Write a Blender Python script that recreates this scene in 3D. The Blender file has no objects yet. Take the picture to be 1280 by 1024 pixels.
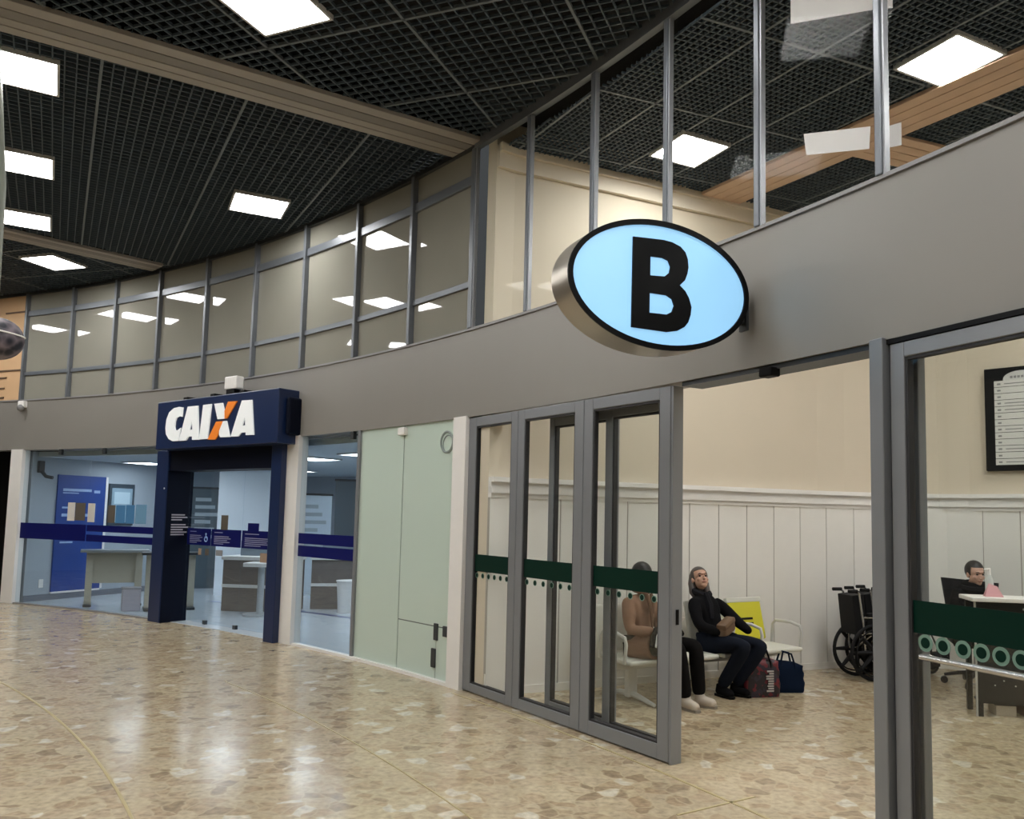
import bpy, bmesh, math, random
from math import sin, cos, radians as R, pi, hypot, atan2
from mathutils import Vector, Matrix
from mathutils.geometry import tessellate_polygon

sc = bpy.context.scene
col = sc.collection

# ------------------------------------------------------------------ camera
cam = bpy.data.cameras.new('camera'); cam_o = bpy.data.objects.new('camera', cam); col.objects.link(cam_o)
cam.sensor_fit = 'HORIZONTAL'; cam.sensor_width = 36.0
cam.lens = 1023.0634 / 1280 * 36.0
cam.shift_x = -36.4529 / 1280; cam.shift_y = 45.6611 / 1280
cam.clip_start = 0.05; cam.clip_end = 200
PITCH, ROLL = 0.08548050, 0.02117194
_f = Vector((0, cos(PITCH), sin(PITCH))); _u = Vector((0, -sin(PITCH), cos(PITCH))); _r = Vector((1, 0, 0))
_R = _r * cos(ROLL) + _u * sin(ROLL); _U = -_r * sin(ROLL) + _u * cos(ROLL)
mw = Matrix((( _R.x, _U.x, -_f.x, 0), (_R.y, _U.y, -_f.y, 0), (_R.z, _U.z, -_f.z, 1.6), (0, 0, 0, 1)))
cam_o.matrix_world = mw
sc.camera = cam_o

# ------------------------------------------------------------------ world, view
w = bpy.data.worlds.new('world'); sc.world = w; w.use_nodes = True
w.node_tree.nodes['Background'].inputs[0].default_value = (0.9, 0.95, 1.0, 1)
w.node_tree.nodes['Background'].inputs[1].default_value = 0.05
vs = sc.view_settings
vs.view_transform = 'Standard'; vs.look = 'None'; vs.gamma = 1.0; vs.use_curve_mapping = False
vs.exposure = 0.36
LAMP = 27.0          # ceiling panels of the concourse
LAMP_HALL = 44.0     # ceiling panels of the waiting hall
LAMP_BANK = 11.0      # ceiling panels of the bank

# ------------------------------------------------------------------ geometry of the round building
CX, CY, RHO = -16.81972852, -5.6413232486, 20.89
HB, HT, HC, HCI = 2.5126, 3.338, 5.19, 5.04     # header bottom, sill, concourse ceiling, hall ceiling
rnd = random.Random(7)

def P(th, r, z=0.0):
    t = R(th); return Vector((CX + r * cos(t), CY + r * sin(t), z))
def frame(th, r, z=0.0):                 # x to the right along the facade, y outward (away from the concourse)
    return Matrix.Translation(P(th, r, z)) @ Matrix.Rotation(R(th - 90), 4, 'Z')
def chord(th1, th2, r, z=0.0):           # origin at th1, x toward th2
    a, b = P(th1, r, z), P(th2, r, z); d = b - a
    return Matrix.Translation(a) @ Matrix.Rotation(atan2(d.y, d.x), 4, 'Z'), d.length

# ------------------------------------------------------------------ materials
MATS = {}
def mat(name, colr, rough=0.5, metal=0.0, emit=0.0, noise=0.0, nscale=8.0, bump=0.0, spec=0.5, coat=0.0, ecol=None):
    if name in MATS: return MATS[name]
    m = bpy.data.materials.new(name); m.use_nodes = True
    nt = m.node_tree; b = nt.nodes['Principled BSDF']
    b.inputs['Base Color'].default_value = (*colr, 1); b.inputs['Roughness'].default_value = rough
    b.inputs['Metallic'].default_value = metal; b.inputs['Specular IOR Level'].default_value = spec
    b.inputs['Coat Weight'].default_value = coat; b.inputs['Coat Roughness'].default_value = 0.03
    if emit:
        b.inputs['Emission Color'].default_value = (*(ecol or colr), 1); b.inputs['Emission Strength'].default_value = emit
    tc = nt.nodes.new('ShaderNodeTexCoord'); n = nt.nodes.new('ShaderNodeTexNoise')
    n.inputs['Scale'].default_value = nscale; n.inputs['Detail'].default_value = 4
    nt.links.new(tc.outputs['Object'], n.inputs['Vector'])
    mx = nt.nodes.new('ShaderNodeMix'); mx.data_type = 'RGBA'
    k = max(noise, 0.02)
    mx.inputs[6].default_value = (*[c * (1 - k) for c in colr], 1); mx.inputs[7].default_value = (*[min(1, c * (1 + k)) for c in colr], 1)
    nt.links.new(n.outputs['Fac'], mx.inputs[0]); nt.links.new(mx.outputs[2], b.inputs['Base Color'])
    if bump:
        bp = nt.nodes.new('ShaderNodeBump'); bp.inputs['Strength'].default_value = bump; bp.inputs['Distance'].default_value = 0.01
        nt.links.new(n.outputs['Fac'], bp.inputs['Height']); nt.links.new(bp.outputs['Normal'], b.inputs['Normal'])
    MATS[name] = m; return m

def glass(name, tint=(1, 1, 1), f0=0.04, gain=1.0, haze=0.0, haze_col=(0.8, 0.9, 0.85), rough=0.0):
    if name in MATS: return MATS[name]
    m = bpy.data.materials.new(name); m.use_nodes = True; nt = m.node_tree; nt.nodes.clear()
    o = nt.nodes.new('ShaderNodeOutputMaterial'); mx = nt.nodes.new('ShaderNodeMixShader')
    tr = nt.nodes.new('ShaderNodeBsdfTransparent'); tr.inputs[0].default_value = (*tint, 1)
    gl = nt.nodes.new('ShaderNodeBsdfGlossy'); gl.inputs['Roughness'].default_value = rough; gl.inputs[0].default_value = (1, 1, 1, 1)
    lw = nt.nodes.new('ShaderNodeLayerWeight'); lw.inputs[0].default_value = 0.5
    pw = nt.nodes.new('ShaderNodeMath'); pw.operation = 'POWER'; pw.inputs[1].default_value = 5
    ma = nt.nodes.new('ShaderNodeMath'); ma.operation = 'MULTIPLY_ADD'; ma.inputs[1].default_value = (1 - f0) * gain; ma.inputs[2].default_value = f0 * gain
    nt.links.new(lw.outputs['Facing'], pw.inputs[0]); nt.links.new(pw.outputs[0], ma.inputs[0]); nt.links.new(ma.outputs[0], mx.inputs[0])
    base = tr.outputs[0]
    if haze:
        df = nt.nodes.new('ShaderNodeBsdfDiffuse'); df.inputs[0].default_value = (*haze_col, 1)
        tl = nt.nodes.new('ShaderNodeBsdfTranslucent'); tl.inputs[0].default_value = (*haze_col, 1)
        a1 = nt.nodes.new('ShaderNodeMixShader'); a1.inputs[0].default_value = 0.4
        nt.links.new(df.outputs[0], a1.inputs[1]); nt.links.new(tl.outputs[0], a1.inputs[2])
        m2 = nt.nodes.new('ShaderNodeMixShader'); m2.inputs[0].default_value = haze
        nt.links.new(tr.outputs[0], m2.inputs[1]); nt.links.new(a1.outputs[0], m2.inputs[2]); base = m2.outputs[0]
    nt.links.new(base, mx.inputs[1]); nt.links.new(gl.outputs[0], mx.inputs[2]); nt.links.new(mx.outputs[0], o.inputs[0])
    MATS[name] = m; return m

def lamp_mat(name, colr, strength):
    if name in MATS: return MATS[name]
    m = bpy.data.materials.new(name); m.use_nodes = True; nt = m.node_tree; nt.nodes.clear()
    o = nt.nodes.new('ShaderNodeOutputMaterial'); e = nt.nodes.new('ShaderNodeEmission')
    e.inputs[0].default_value = (*colr, 1); e.inputs[1].default_value = strength
    nt.links.new(e.outputs[0], o.inputs[0]); MATS[name] = m; return m

def floor_mat():
    m = bpy.data.materials.new('terrazzo'); m.use_nodes = True; nt = m.node_tree; b = nt.nodes['Principled BSDF']
    N = nt.nodes.new; L = nt.links.new
    tc = N('ShaderNodeTexCoord')
    nz = N('ShaderNodeTexNoise'); nz.inputs['Scale'].default_value = 5; nz.inputs['Detail'].default_value = 2
    L(tc.outputs['Object'], nz.inputs['Vector'])
    sub = N('ShaderNodeVectorMath'); sub.operation = 'SUBTRACT'; sub.inputs[1].default_value = (.5, .5, .5); L(nz.outputs['Color'], sub.inputs[0])
    scl = N('ShaderNodeVectorMath'); scl.operation = 'SCALE'; scl.inputs['Scale'].default_value = 0.16; L(sub.outputs[0], scl.inputs[0])
    add = N('ShaderNodeVectorMath'); add.operation = 'ADD'; L(tc.outputs['Object'], add.inputs[0]); L(scl.outputs[0], add.inputs[1])
    v = N('ShaderNodeTexVoronoi'); v.inputs['Scale'].default_value = 9; v.inputs['Randomness'].default_value = 1; L(add.outputs[0], v.inputs['Vector'])
    e = N('ShaderNodeTexVoronoi'); e.feature = 'DISTANCE_TO_EDGE'; e.inputs['Scale'].default_value = 9; e.inputs['Randomness'].default_value = 1; L(add.outputs[0], e.inputs['Vector'])
    sep = N('ShaderNodeSeparateColor'); L(v.outputs['Color'], sep.inputs[0])
    cr = N('ShaderNodeValToRGB'); cr.color_ramp.interpolation = 'CONSTANT'
    els = [(0, (0.446, 0.344, 0.22)), (0.16, (0.499, 0.407, 0.273)), (0.34, (0.41, 0.308, 0.194)), (0.44, (0.526, 0.434, 0.29)), (0.6, (0.472, 0.371, 0.246)), (0.74, (0.347, 0.262, 0.167)), (0.82, (0.508, 0.416, 0.273)), (0.95, (0.624, 0.561, 0.44))]
    cr.color_ramp.elements[0].position = 0; cr.color_ramp.elements[0].color = (*els[0][1], 1)
    cr.color_ramp.elements[1].position = els[1][0]; cr.color_ramp.elements[1].color = (*els[1][1], 1)
    for p_, c_ in els[2:]:
        q = cr.color_ramp.elements.new(p_); q.color = (*c_, 1)
    L(sep.outputs[0], cr.inputs[0])
    n2 = N('ShaderNodeTexNoise'); n2.inputs['Scale'].default_value = 22; n2.inputs['Detail'].default_value = 5; L(tc.outputs['Object'], n2.inputs['Vector'])
    mr = N('ShaderNodeMapRange'); mr.inputs[1].default_value = 0.3; mr.inputs[2].default_value = 0.7; mr.inputs[3].default_value = .66; mr.inputs[4].default_value = 1.10; L(n2.outputs['Fac'], mr.inputs[0])
    mul = N('ShaderNodeVectorMath'); mul.operation = 'SCALE'; L(cr.outputs[0], mul.inputs[0]); L(mr.outputs[0], mul.inputs['Scale'])
    gm = N('ShaderNodeMapRange'); gm.inputs[1].default_value = 0.0; gm.inputs[2].default_value = 0.10; gm.inputs[3].default_value = 0.60; gm.inputs[4].default_value = 0.0; L(e.outputs['Distance'], gm.inputs[0])
    mx = N('ShaderNodeMix'); mx.data_type = 'RGBA'; mx.inputs[7].default_value = (.51, .425, .275, 1)
    L(gm.outputs[0], mx.inputs[0]); L(mul.outputs[0], mx.inputs[6]); L(mx.outputs[2], b.inputs['Base Color'])
    n3 = N('ShaderNodeTexNoise'); n3.inputs['Scale'].default_value = 3; n3.inputs['Detail'].default_value = 3; L(tc.outputs['Object'], n3.inputs['Vector'])
    rr = N('ShaderNodeMapRange'); rr.inputs[3].default_value = .12; rr.inputs[4].default_value = .24; L(n3.outputs['Fac'], rr.inputs[0]); L(rr.outputs[0], b.inputs['Roughness'])
    bp = N('ShaderNodeBump'); bp.inputs['Strength'].default_value = 0.05; bp.inputs['Distance'].default_value = .02; L(n3.outputs['Fac'], bp.inputs['Height']); L(bp.outputs[0], b.inputs['Normal'])
    b.inputs['Specular IOR Level'].default_value = .6
    MATS['terrazzo'] = m; return m

M_FLOOR = floor_mat()
M_FASCIA = mat('fascia_paint', (.235, .222, .202), .38, noise=.05, nscale=1.2)
M_STEEL = mat('grey_aluminium', (.235, .245, .26), .36, metal=.3, noise=.04)
M_MULL = mat('mullion_aluminium', (.15, .165, .185), .35, metal=.3, noise=.04)
M_DARKMETAL = mat('dark_metal', (.05, .055, .06), .4, metal=.4)
M_BLACK = mat('black_paint', (.003, .003, .0035), .5, spec=.15)
M_WHITE = mat('white_paint', (.80, .785, .755), .4, noise=.03)
M_PLASTER = mat('beige_plaster', (.61, .54, .425), .7, noise=.03, nscale=2, bump=.05)
M_BOARD = mat('white_boarding', (.79, .775, .73), .5, noise=.03)
M_CORNICE = mat('cornice_plaster', (.70, .62, .50), .6)
M_GRID = mat('ceiling_blade', (.055, .078, .10), .55)
M_TEE = mat('ceiling_tee', (.12, .145, .165), .5)
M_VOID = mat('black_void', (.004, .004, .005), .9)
M_BEAM = mat('beam_slat', (.34, .32, .295), .5, noise=.06)
M_BEAM2 = mat('beam_slat_mid', (.22, .208, .195), .5, noise=.06)
M_WOOD = mat('wood_slat', (.58, .40, .28), .5, noise=.15, nscale=6)
M_BEADL = mat('bead_light', (.30, .31, .33), .35, metal=.3)
M_FILM = mat('filmed_pane', (.27, .262, .222), .025, noise=.10, nscale=.9, spec=.55)
M_GLASS = glass('clear_glass', (.972, .982, .977), .04, gain=.6)
M_GLASSW = glass('window_glass', (.97, .98, .975), .003, gain=.18)
M_GLASSB = glass('bank_glass', (.90, .94, .96), .05)
M_MINT = glass('mint_film_glass', (.85, .95, .9), .06, haze=.93, haze_col=(.83, .95, .87), rough=.05)
M_LAMP = lamp_mat('lamp_panel', (1, .985, .965), LAMP)
M_LAMPH = lamp_mat('lamp_panel_hall', (1, .985, .955), LAMP_HALL)
M_LAMPB = lamp_mat('lamp_panel_bank', (.88, .94, 1), LAMP_BANK)
M_LFRAME = mat('lamp_frame', (.5, .5, .5), .5)
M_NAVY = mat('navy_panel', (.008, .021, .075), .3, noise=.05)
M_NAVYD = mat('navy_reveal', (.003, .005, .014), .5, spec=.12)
M_BAND = mat('blue_vinyl', (.003, .006, .10), .4, spec=.2)
M_GREEN = mat('green_vinyl', (.001, .020, .013), .4, spec=.15)
M_RING = mat('pale_ring', (.17, .29, .23), .4)
M_PAPER = glass('paper', (1, 1, 1), .0, haze=1.0, haze_col=(.86, .83, .82), rough=.5)

# ------------------------------------------------------------------ mesh helpers
class MB:
    """collects shapes, builds ONE mesh object"""
    def __init__(s): s.bm = bmesh.new()
    def box(s, x0, x1, y0, y1, z0, z1, M=None, bev=0.0, seg=2):
        M = M or Matrix.Identity(4)
        vs_ = [s.bm.verts.new(M @ Vector((x, y, z))) for x in (x0, x1) for y in (y0, y1) for z in (z0, z1)]
        idx = [(0, 1, 3, 2), (4, 6, 7, 5), (0, 4, 5, 1), (2, 3, 7, 6), (0, 2, 6, 4), (1, 5, 7, 3)]
        fs = [s.bm.faces.new([vs_[i] for i in q]) for q in idx]
        if bev:
            es = list({e for f in fs for e in f.edges})
            bmesh.ops.bevel(s.bm, geom=es, offset=bev, segments=seg, affect='EDGES', profile=.5)
        return s
    def prism(s, poly, y0, y1, M=None, holes=()):
        """polygon in x,z extruded along y"""
        M = M or Matrix.Identity(4)
        loops = [list(poly)] + [list(h) for h in holes]
        tris = tessellate_polygon([[Vector((x, z, 0)) for x, z in L] for L in loops])
        flat = [p for L in loops for p in L]
        A = [s.bm.verts.new(M @ Vector((x, y0, z))) for x, z in flat]
        B = [s.bm.verts.new(M @ Vector((x, y1, z))) for x, z in flat]
        for t in tris:
            try:
                s.bm.faces.new([A[i] for i in t]); s.bm.faces.new([B[i] for i in reversed(t)])
            except ValueError: pass
        k = 0
        for L in loops:
            n = len(L)
            for i in range(n):
                a, b = k + i, k + (i + 1) % n
                try: s.bm.faces.new([A[a], A[b], B[b], B[a]])
                except ValueError: pass
            k += n
        return s
    def slab(s, poly, z0, z1, M=None):
        """polygon in x,y extruded along z"""
        M = M or Matrix.Identity(4)
        return s.prism(poly, z0, z1, M @ Matrix(((1, 0, 0, 0), (0, 0, 1, 0), (0, 1, 0, 0), (0, 0, 0, 1))))
    def arc(s, t0, t1, r0, r1, z0, z1, step=.6):
        n = max(1, int(abs(t1 - t0) / step)); rows = []
        for i in range(n + 1):
            t = t0 + (t1 - t0) * i / n
            rows.append([s.bm.verts.new(P(t, r, z)) for r, z in ((r0, z0), (r1, z0), (r1, z1), (r0, z1))])
        for a, b in zip(rows, rows[1:]):
            for k in range(4): s.bm.faces.new([a[k], a[(k + 1) % 4], b[(k + 1) % 4], b[k]])
        s.bm.faces.new(rows[0]); s.bm.faces.new(rows[-1][::-1]); return s
    def tube(s, pts, r, seg=8, M=None, closed=False, cap=True):
        M = M or Matrix.Identity(4); pts = [M @ Vector(p) for p in pts]; n = len(pts)
        rs = r if isinstance(r, (list, tuple)) else [r] * n
        rings = []; prev = None
        for i, p in enumerate(pts):
            if closed: d = pts[(i + 1) % n] - pts[i - 1]
            else: d = pts[min(i + 1, n - 1)] - pts[max(i - 1, 0)]
            d.normalize()
            if prev is None:
                up = Vector((0, 0, 1)) if abs(d.z) < .9 else Vector((1, 0, 0)); x = d.cross(up).normalized()
            else: x = (prev - d * prev.dot(d)).normalized()
            prev = x; y = d.cross(x)
            rings.append([s.bm.verts.new(p + (x * cos(2 * pi * k / seg) + y * sin(2 * pi * k / seg)) * rs[i]) for k in range(seg)])
        pr = list(zip(rings, rings[1:])) + ([(rings[-1], rings[0])] if closed else [])
        for a, b in pr:
            for k in range(seg): s.bm.faces.new([a[k], a[(k + 1) % seg], b[(k + 1) % seg], b[k]])
        if cap and not closed: s.bm.faces.new(rings[0][::-1]); s.bm.faces.new(rings[-1])
        return s
    def ring(s, c, ax, rad, r, n=28, seg=6):
        ax = Vector(ax).normalized(); u = ax.orthogonal().normalized(); v = ax.cross(u)
        return s.tube([Vector(c) + (u * cos(2 * pi * i / n) + v * sin(2 * pi * i / n)) * rad for i in range(n)], r, seg, closed=True)
    def disc(s, c, ax, rad, th, n=24):
        ax = Vector(ax).normalized(); return s.tube([Vector(c) - ax * th / 2, Vector(c) + ax * th / 2], rad, n)
    def ball(s, c, rx, ry=None, rz=None, u=16, v=10, M=None):
        ry = ry or rx; rz = rz or rx
        Mx = (M or Matrix.Identity(4)) @ Matrix.Translation(Vector(c)) @ Matrix.Diagonal((rx, ry, rz, 1))
        bmesh.ops.create_uvsphere(s.bm, u_segments=u, v_segments=v, radius=1, matrix=Mx); return s
    def merge(s, me, M=None):
        t = bmesh.new(); t.from_mesh(me)
        if M: bmesh.ops.transform(t, matrix=M, verts=t.verts)
        tmp = bpy.data.meshes.new('tmp'); t.to_mesh(tmp); t.free(); s.bm.from_mesh(tmp); bpy.data.meshes.remove(tmp); return s
    def build(s, name, m, parent=None, smooth=False, **kw):
        bmesh.ops.recalc_face_normals(s.bm, faces=s.bm.faces)
        me = bpy.data.meshes.new(name); s.bm.to_mesh(me); s.bm.free()
        me.materials.append(m)
        if smooth:
            me.shade_smooth(); me.set_sharp_from_angle(angle=R(40))
        return link(name, me, parent, **kw)

def link(name, me, parent=None, label=None, cat=None, group=None, kind=None):
    o = bpy.data.objects.new(name, me); col.objects.link(o)
    if parent: o.parent = parent
    tag(o, label, cat, group, kind); return o
def tag(o, label=None, cat=None, group=None, kind=None):
    if label: o['label'] = label
    if cat: o['category'] = cat
    if group: o['group'] = group
    if kind: o['kind'] = kind
    return o
def empty(name, M, label=None, cat=None, group=None, kind=None):
    o = bpy.data.objects.new(name, None); col.objects.link(o); o.matrix_world = M if isinstance(M, Matrix) else Matrix.Translation(Vector(M))
    o.empty_display_size = .1
    return tag(o, label, cat, group, kind)
def struct(name, mb, m, parent=None, smooth=False, label=None, cat=None):
    return mb.build(name, m, parent, smooth, label=label, cat=cat, kind='structure' if parent is None else None)
def dup(root, M, label=None):
    r = root.copy(); col.objects.link(r); r.matrix_world = M
    if label: r['label'] = label
    for ch in list(root.children):
        c = ch.copy(); col.objects.link(c); c.parent = r; c.matrix_parent_inverse = ch.matrix_parent_inverse
        for g in ch.children:
            d = g.copy(); col.objects.link(d); d.parent = c
    return r
def rotz(a): return Matrix.Rotation(R(a), 4, 'Z')
def T(x, y, z=0): return Matrix.Translation((x, y, z))

# ================================================================== SETTING
# floor
struct('floor', MB().box(-40, 16, -26, 24, -.1, 0), M_FLOOR)
M_BRASS = mat('joint_strip', (.42, .34, .17), .4)
for r_, t0, t1 in ((17.83, 24, 80), (19.35, 22, 44)):
    struct('trim_1', MB().arc(t0, t1, r_ - (.009 if r_ < 18 else .005), r_ + (.009 if r_ < 18 else .005), -.02, .0025), M_BRASS)
struct('trim_2', MB().arc(24, 39.3, 20.755, 20.775, -.02, .0025), M_BRASS)
a_, b_ = Vector((.78, 4.59, 0)), Vector((1.2, 4.86, 0)); d_ = (b_ - a_)
struct('trim_3', MB().box(0, d_.length + .1, -.008, .008, -.02, .0025, Matrix.Translation(a_) @ Matrix.Rotation(atan2(d_.y, d_.x), 4, 'Z')), M_BRASS)

# fascia (header) and sill
struct('wall_header', MB().arc(3, 88, RHO, RHO + .22, HB, HT), M_FASCIA)
struct('trim_4', MB().arc(3, 88, RHO - .015, RHO + .23, HT, HT + .022), mat('sill_metal', (.24, .235, .235), .4))
struct('trim_5', MB().arc(3, 39.4, RHO - .03, RHO + .03, HC - .075, HC + .34), M_MULL)  # upper part is unseen, added to block light between the ceiling voids
struct('trim_7', MB().arc(39.4, 88, RHO - .02, RHO + .05, HC - .045, HC + .02), M_DARKMETAL)

# waiting hall walls
WALL = [(-.47, 7.40), (-.30, 7.52), (0, 7.66), (2.75, 9.0), (3.1, 9.16), (3.45, 9.28), (3.8, 9.36), (4.2, 9.40), (4.55, 9.36), (4.82, 9.18), (7.3, 6.8), (8.2, 4.0), (7.6, 1.0)]
def wallband(poly, y0, y1, z0, z1):
    """band following the wall's plan; y0..y1 = distance in front of it (toward the hall)"""
    mb = MB(); n = len(poly); off = []
    for i in range(n):
        a = Vector(poly[max(i - 1, 0)]); b = Vector(poly[min(i + 1, n - 1)]); d = (b - a).normalized(); off.append(Vector((d.y, -d.x)))
    rows = []
    for p, o in zip(poly, off):
        q0 = Vector(p) + o * y0; q1 = Vector(p) + o * y1
        rows.append([mb.bm.verts.new((q.x, q.y, z)) for q, z in ((q0, z0), (q1, z0), (q1, z1), (q0, z1))])
    for a, b in zip(rows, rows[1:]):
        for k in range(4): mb.bm.faces.new([a[k], a[(k + 1) % 4], b[(k + 1) % 4], b[k]])
    mb.bm.faces.new(rows[0]); mb.bm.faces.new(rows[-1][::-1]); return mb
struct('wall_back', wallband(WALL, -.15, 0, 0, HCI + .3), M_PLASTER)
# vertical boarding: resample the wall line into boards with grooves between
pts = [Vector(p) for p in WALL]; acc = [0]
for a, b in zip(pts, pts[1:]): acc.append(acc[-1] + (b - a).length)
def along(s):
    for i in range(len(pts) - 1):
        if s <= acc[i + 1] or i == len(pts) - 2:
            d = (pts[i + 1] - pts[i]).normalized(); return pts[i] + d * (s - acc[i]), d
mbb = MB(); s_ = 0.0; BW = .37
while s_ < acc[-1] - .05:
    e_ = min(s_ + BW, acc[-1])
    p0, d0 = along(s_ + .006); p1, d1 = along(e_ - .006)
    dd = (p1 - p0); M_ = Matrix.Translation((p0.x, p0.y, 0)) @ Matrix.Rotation(atan2(dd.y, dd.x), 4, 'Z')
    mbb.box(0, dd.length, -.035, .02, .0, 1.78, M_)
    s_ = e_
struct('wall_boarding', mbb, M_BOARD)
struct('trim_8', wallband(WALL, 0, .03, .2, 1.76), mat('groove', (.36, .34, .30), .7))
rail = wallband(WALL, 0, .075, 1.80, 1.855); struct('trim_9', rail, M_WHITE)
struct('trim_10', wallband(WALL, 0, .10, 1.90, 1.945), M_WHITE)
struct('trim_11', wallband(WALL, 0, .05, 1.76, 1.92), M_WHITE)
struct('trim_12', wallband(WALL, 0, .05, HCI - .20, HCI + .02), M_CORNICE)
struct('trim_13', wallband(WALL, 0, .09, HCI - .06, HCI + .02), M_CORNICE)
struct('baseboard_back', wallband(WALL, .03, .045, 0, .07), M_BOARD)

# ---------------------------------------------------------- open-cell ceilings
def clip(poly, o, d):
    """intervals of the line o + s d inside the polygon (even-odd)"""
    out = []; nrm = Vector((-d.y, d.x))
    for i in range(len(poly)):
        a = Vector(poly[i]) - o; b = Vector(poly[(i + 1) % len(poly)]) - o
        da, db = a.dot(nrm), b.dot(nrm)
        if (da < 0) != (db < 0):
            k = da / (da - db); out.append((a + (b - a) * k).dot(d))
    out.sort(); return list(zip(out[::2], out[1::2]))
def grid(poly, z, h, name, dirs):
    """cells of crossing blades; dirs: (angle, offset, cell, every how many a wider tee)"""
    mb, mt = MB(), MB()
    for A_, off, cell, tee in dirs:
        d = Vector((cos(R(A_)), sin(R(A_)))); n = Vector((-d.y, d.x))
        pr = [Vector(p).dot(n) for p in poly]
        k0, k1 = math.ceil((min(pr) - off) / cell), math.floor((max(pr) - off) / cell)
        for k in range(k0, k1 + 1):
            o = n * (off + k * cell)
            for a, b in clip(poly, o, d):
                M_ = Matrix.Translation((o.x, o.y, z)) @ Matrix.Rotation(R(A_), 4, 'Z')
                if tee and k % tee == 0: mt.box(a, b, -.011, .011, -.004, h, M_)
                else: mb.box(a, b, -.0055, .0055, 0, h, M_)
    struct('ceiling_' + name, mb, M_GRID); struct('ceiling_tee_' + name, mt, M_TEE)
def sector(t0, t1, r0, r1, step=1.0):
    n = max(1, int(abs(t1 - t0) / step))
    return [tuple(P(t0 + (t1 - t0) * i / n, r1)[:2]) for i in range(n + 1)] + [tuple(P(t1 + (t0 - t1) * i / n, r0)[:2]) for i in range(n + 1)]
RI = 12.0
# beams between the bays run along these lines
def beamline(p, ang, w0):
    return Matrix.Translation((p[0], p[1], HC)) @ Matrix.Rotation(R(ang), 4, 'Z')
BE1 = ((-.64, 7.52), 32.3); BE2 = ((-5.62, 11.80), 46)
def bay(t0, t1): return sector(t0, t1, RI, RHO - .01)
def split(poly, p, ang, side):
    """keep the half of the polygon on one side of a line"""
    n = Vector((-sin(R(ang)), cos(R(ang)))) * side; o = Vector(p); out = []
    for i in range(len(poly)):
        a, b = Vector(poly[i]), Vector(poly[(i + 1) % len(poly)]); da, db = (a - o).dot(n), (b - o).dot(n)
        if da >= 0: out.append(tuple(a))
        if (da < 0) != (db < 0): out.append(tuple(a + (b - a) * (da / (da - db))))
    return out
SEC = bay(3, 88)
g1 = split(SEC, BE1[0], BE1[1], -1)
g2 = split(split(SEC, BE1[0], BE1[1], 1), BE2[0], BE2[1], -1)
g3 = split(SEC, BE2[0], BE2[1], 1)
grid(g1, HC, .022, 'near', ((-20, 4.98, .09, 12), (70, 2.95, .1, 12)))
grid(g2, HC, .03, 'middle', ((30.7, 9.15, .085, 0), (120.7, -.126, .0865, 13)))
grid(g3, HC, .03, 'far', ((-17, 0, .09, 12), (73, 0, .09, 12)))
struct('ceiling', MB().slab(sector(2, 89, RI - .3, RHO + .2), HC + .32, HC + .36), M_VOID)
def slat_beam(p, ang, length, wd, slats, z, m_list, name, drop=.03):
    M_ = Matrix.Translation((p[0], p[1], z)) @ Matrix.Rotation(R(ang), 4, 'Z')
    n = len(slats); y = 0
    struct(name, MB().box(-length, 0, 0, wd, .012, .10, M_), M_BLACK)
    for wf, m in zip(slats, m_list):
        h = wd * wf
        struct(name, MB().box(-length, 0, y + .007, y + h - .007, -drop, .012, M_, bev=.003, seg=1), m); y += h
slat_beam(BE1[0], BE1[1], 8.6, .50, (.27, .27, .23, .23), HC - .005, (M_BEAM, M_BEAM2, M_BEAM, M_BEAM), 'trim_14')
slat_beam(BE2[0], BE2[1], 9.0, .42, (.27, .27, .23, .23), HC - .005, (M_BEAM, M_BEAM2, M_BEAM, M_BEAM), 'trim_15')

HALL = [tuple(P(3 + 38 * i / 38, RHO + .08)[:2]) for i in range(39)]
HALL = [p for p in HALL] 
HALL_POLY = HALL[:37] + [(-.45, 7.42), (3.1, 9.18), (3.8, 9.40), (4.3, 9.42), (4.85, 9.2), (7.3, 6.85), (8.2, 4.0), (7.6, 1.0), (5.5, -3)]
grid(HALL_POLY, HCI, .018, 'hall', ((23, 4.52, .0575, 20), (121, -4.66, .053, 10)))
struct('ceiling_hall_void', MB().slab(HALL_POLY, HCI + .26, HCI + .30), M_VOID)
# wooden slat beams of the hall ceiling
k_ = .958
wA, wB = Vector((1.82, 8.53)) * k_, Vector((3.54, 5.83)) * k_
dA = (wB - wA).normalized(); angA = math.degrees(atan2(dA.y, dA.x)); wA2 = wA - dA * .35
Mw = Matrix.Translation((wA2.x, wA2.y, HCI)) @ Matrix.Rotation(R(angA), 4, 'Z')
for i in range(4):
    struct('trim_16', MB().box(0, 7.5, .005 + i * .128, .125 + i * .128, -.035, .0, Mw, bev=.003, seg=1), M_WOOD)
wC = Vector((3.05, 7.20)) * k_; Mw2 = Matrix.Translation((wC.x, wC.y, HCI)) @ rotz(21.5)
for i in range(4):
    struct('trim_17', MB().box(.1, 3.2, .005 + i * .122, .118 + i * .122, -.03, .0, Mw2, bev=.003, seg=1), M_WOOD)

# concourse inner wall and the end walls (behind the camera)
struct('wall_inner', MB().arc(2, 89, RI - .3, RI, 0, HC + .3, 2), mat('inner_wall', (.22, .20, .18), .6))
for nm, th in (('wall_left', 88.2), ('wall_right', 2.8)):
    struct(nm, MB().box(-.1, .1, -9.2, .4, 0, HC + .3, frame(th, RHO)), mat('inner_wall', (.22, .2, .18)))

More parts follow.
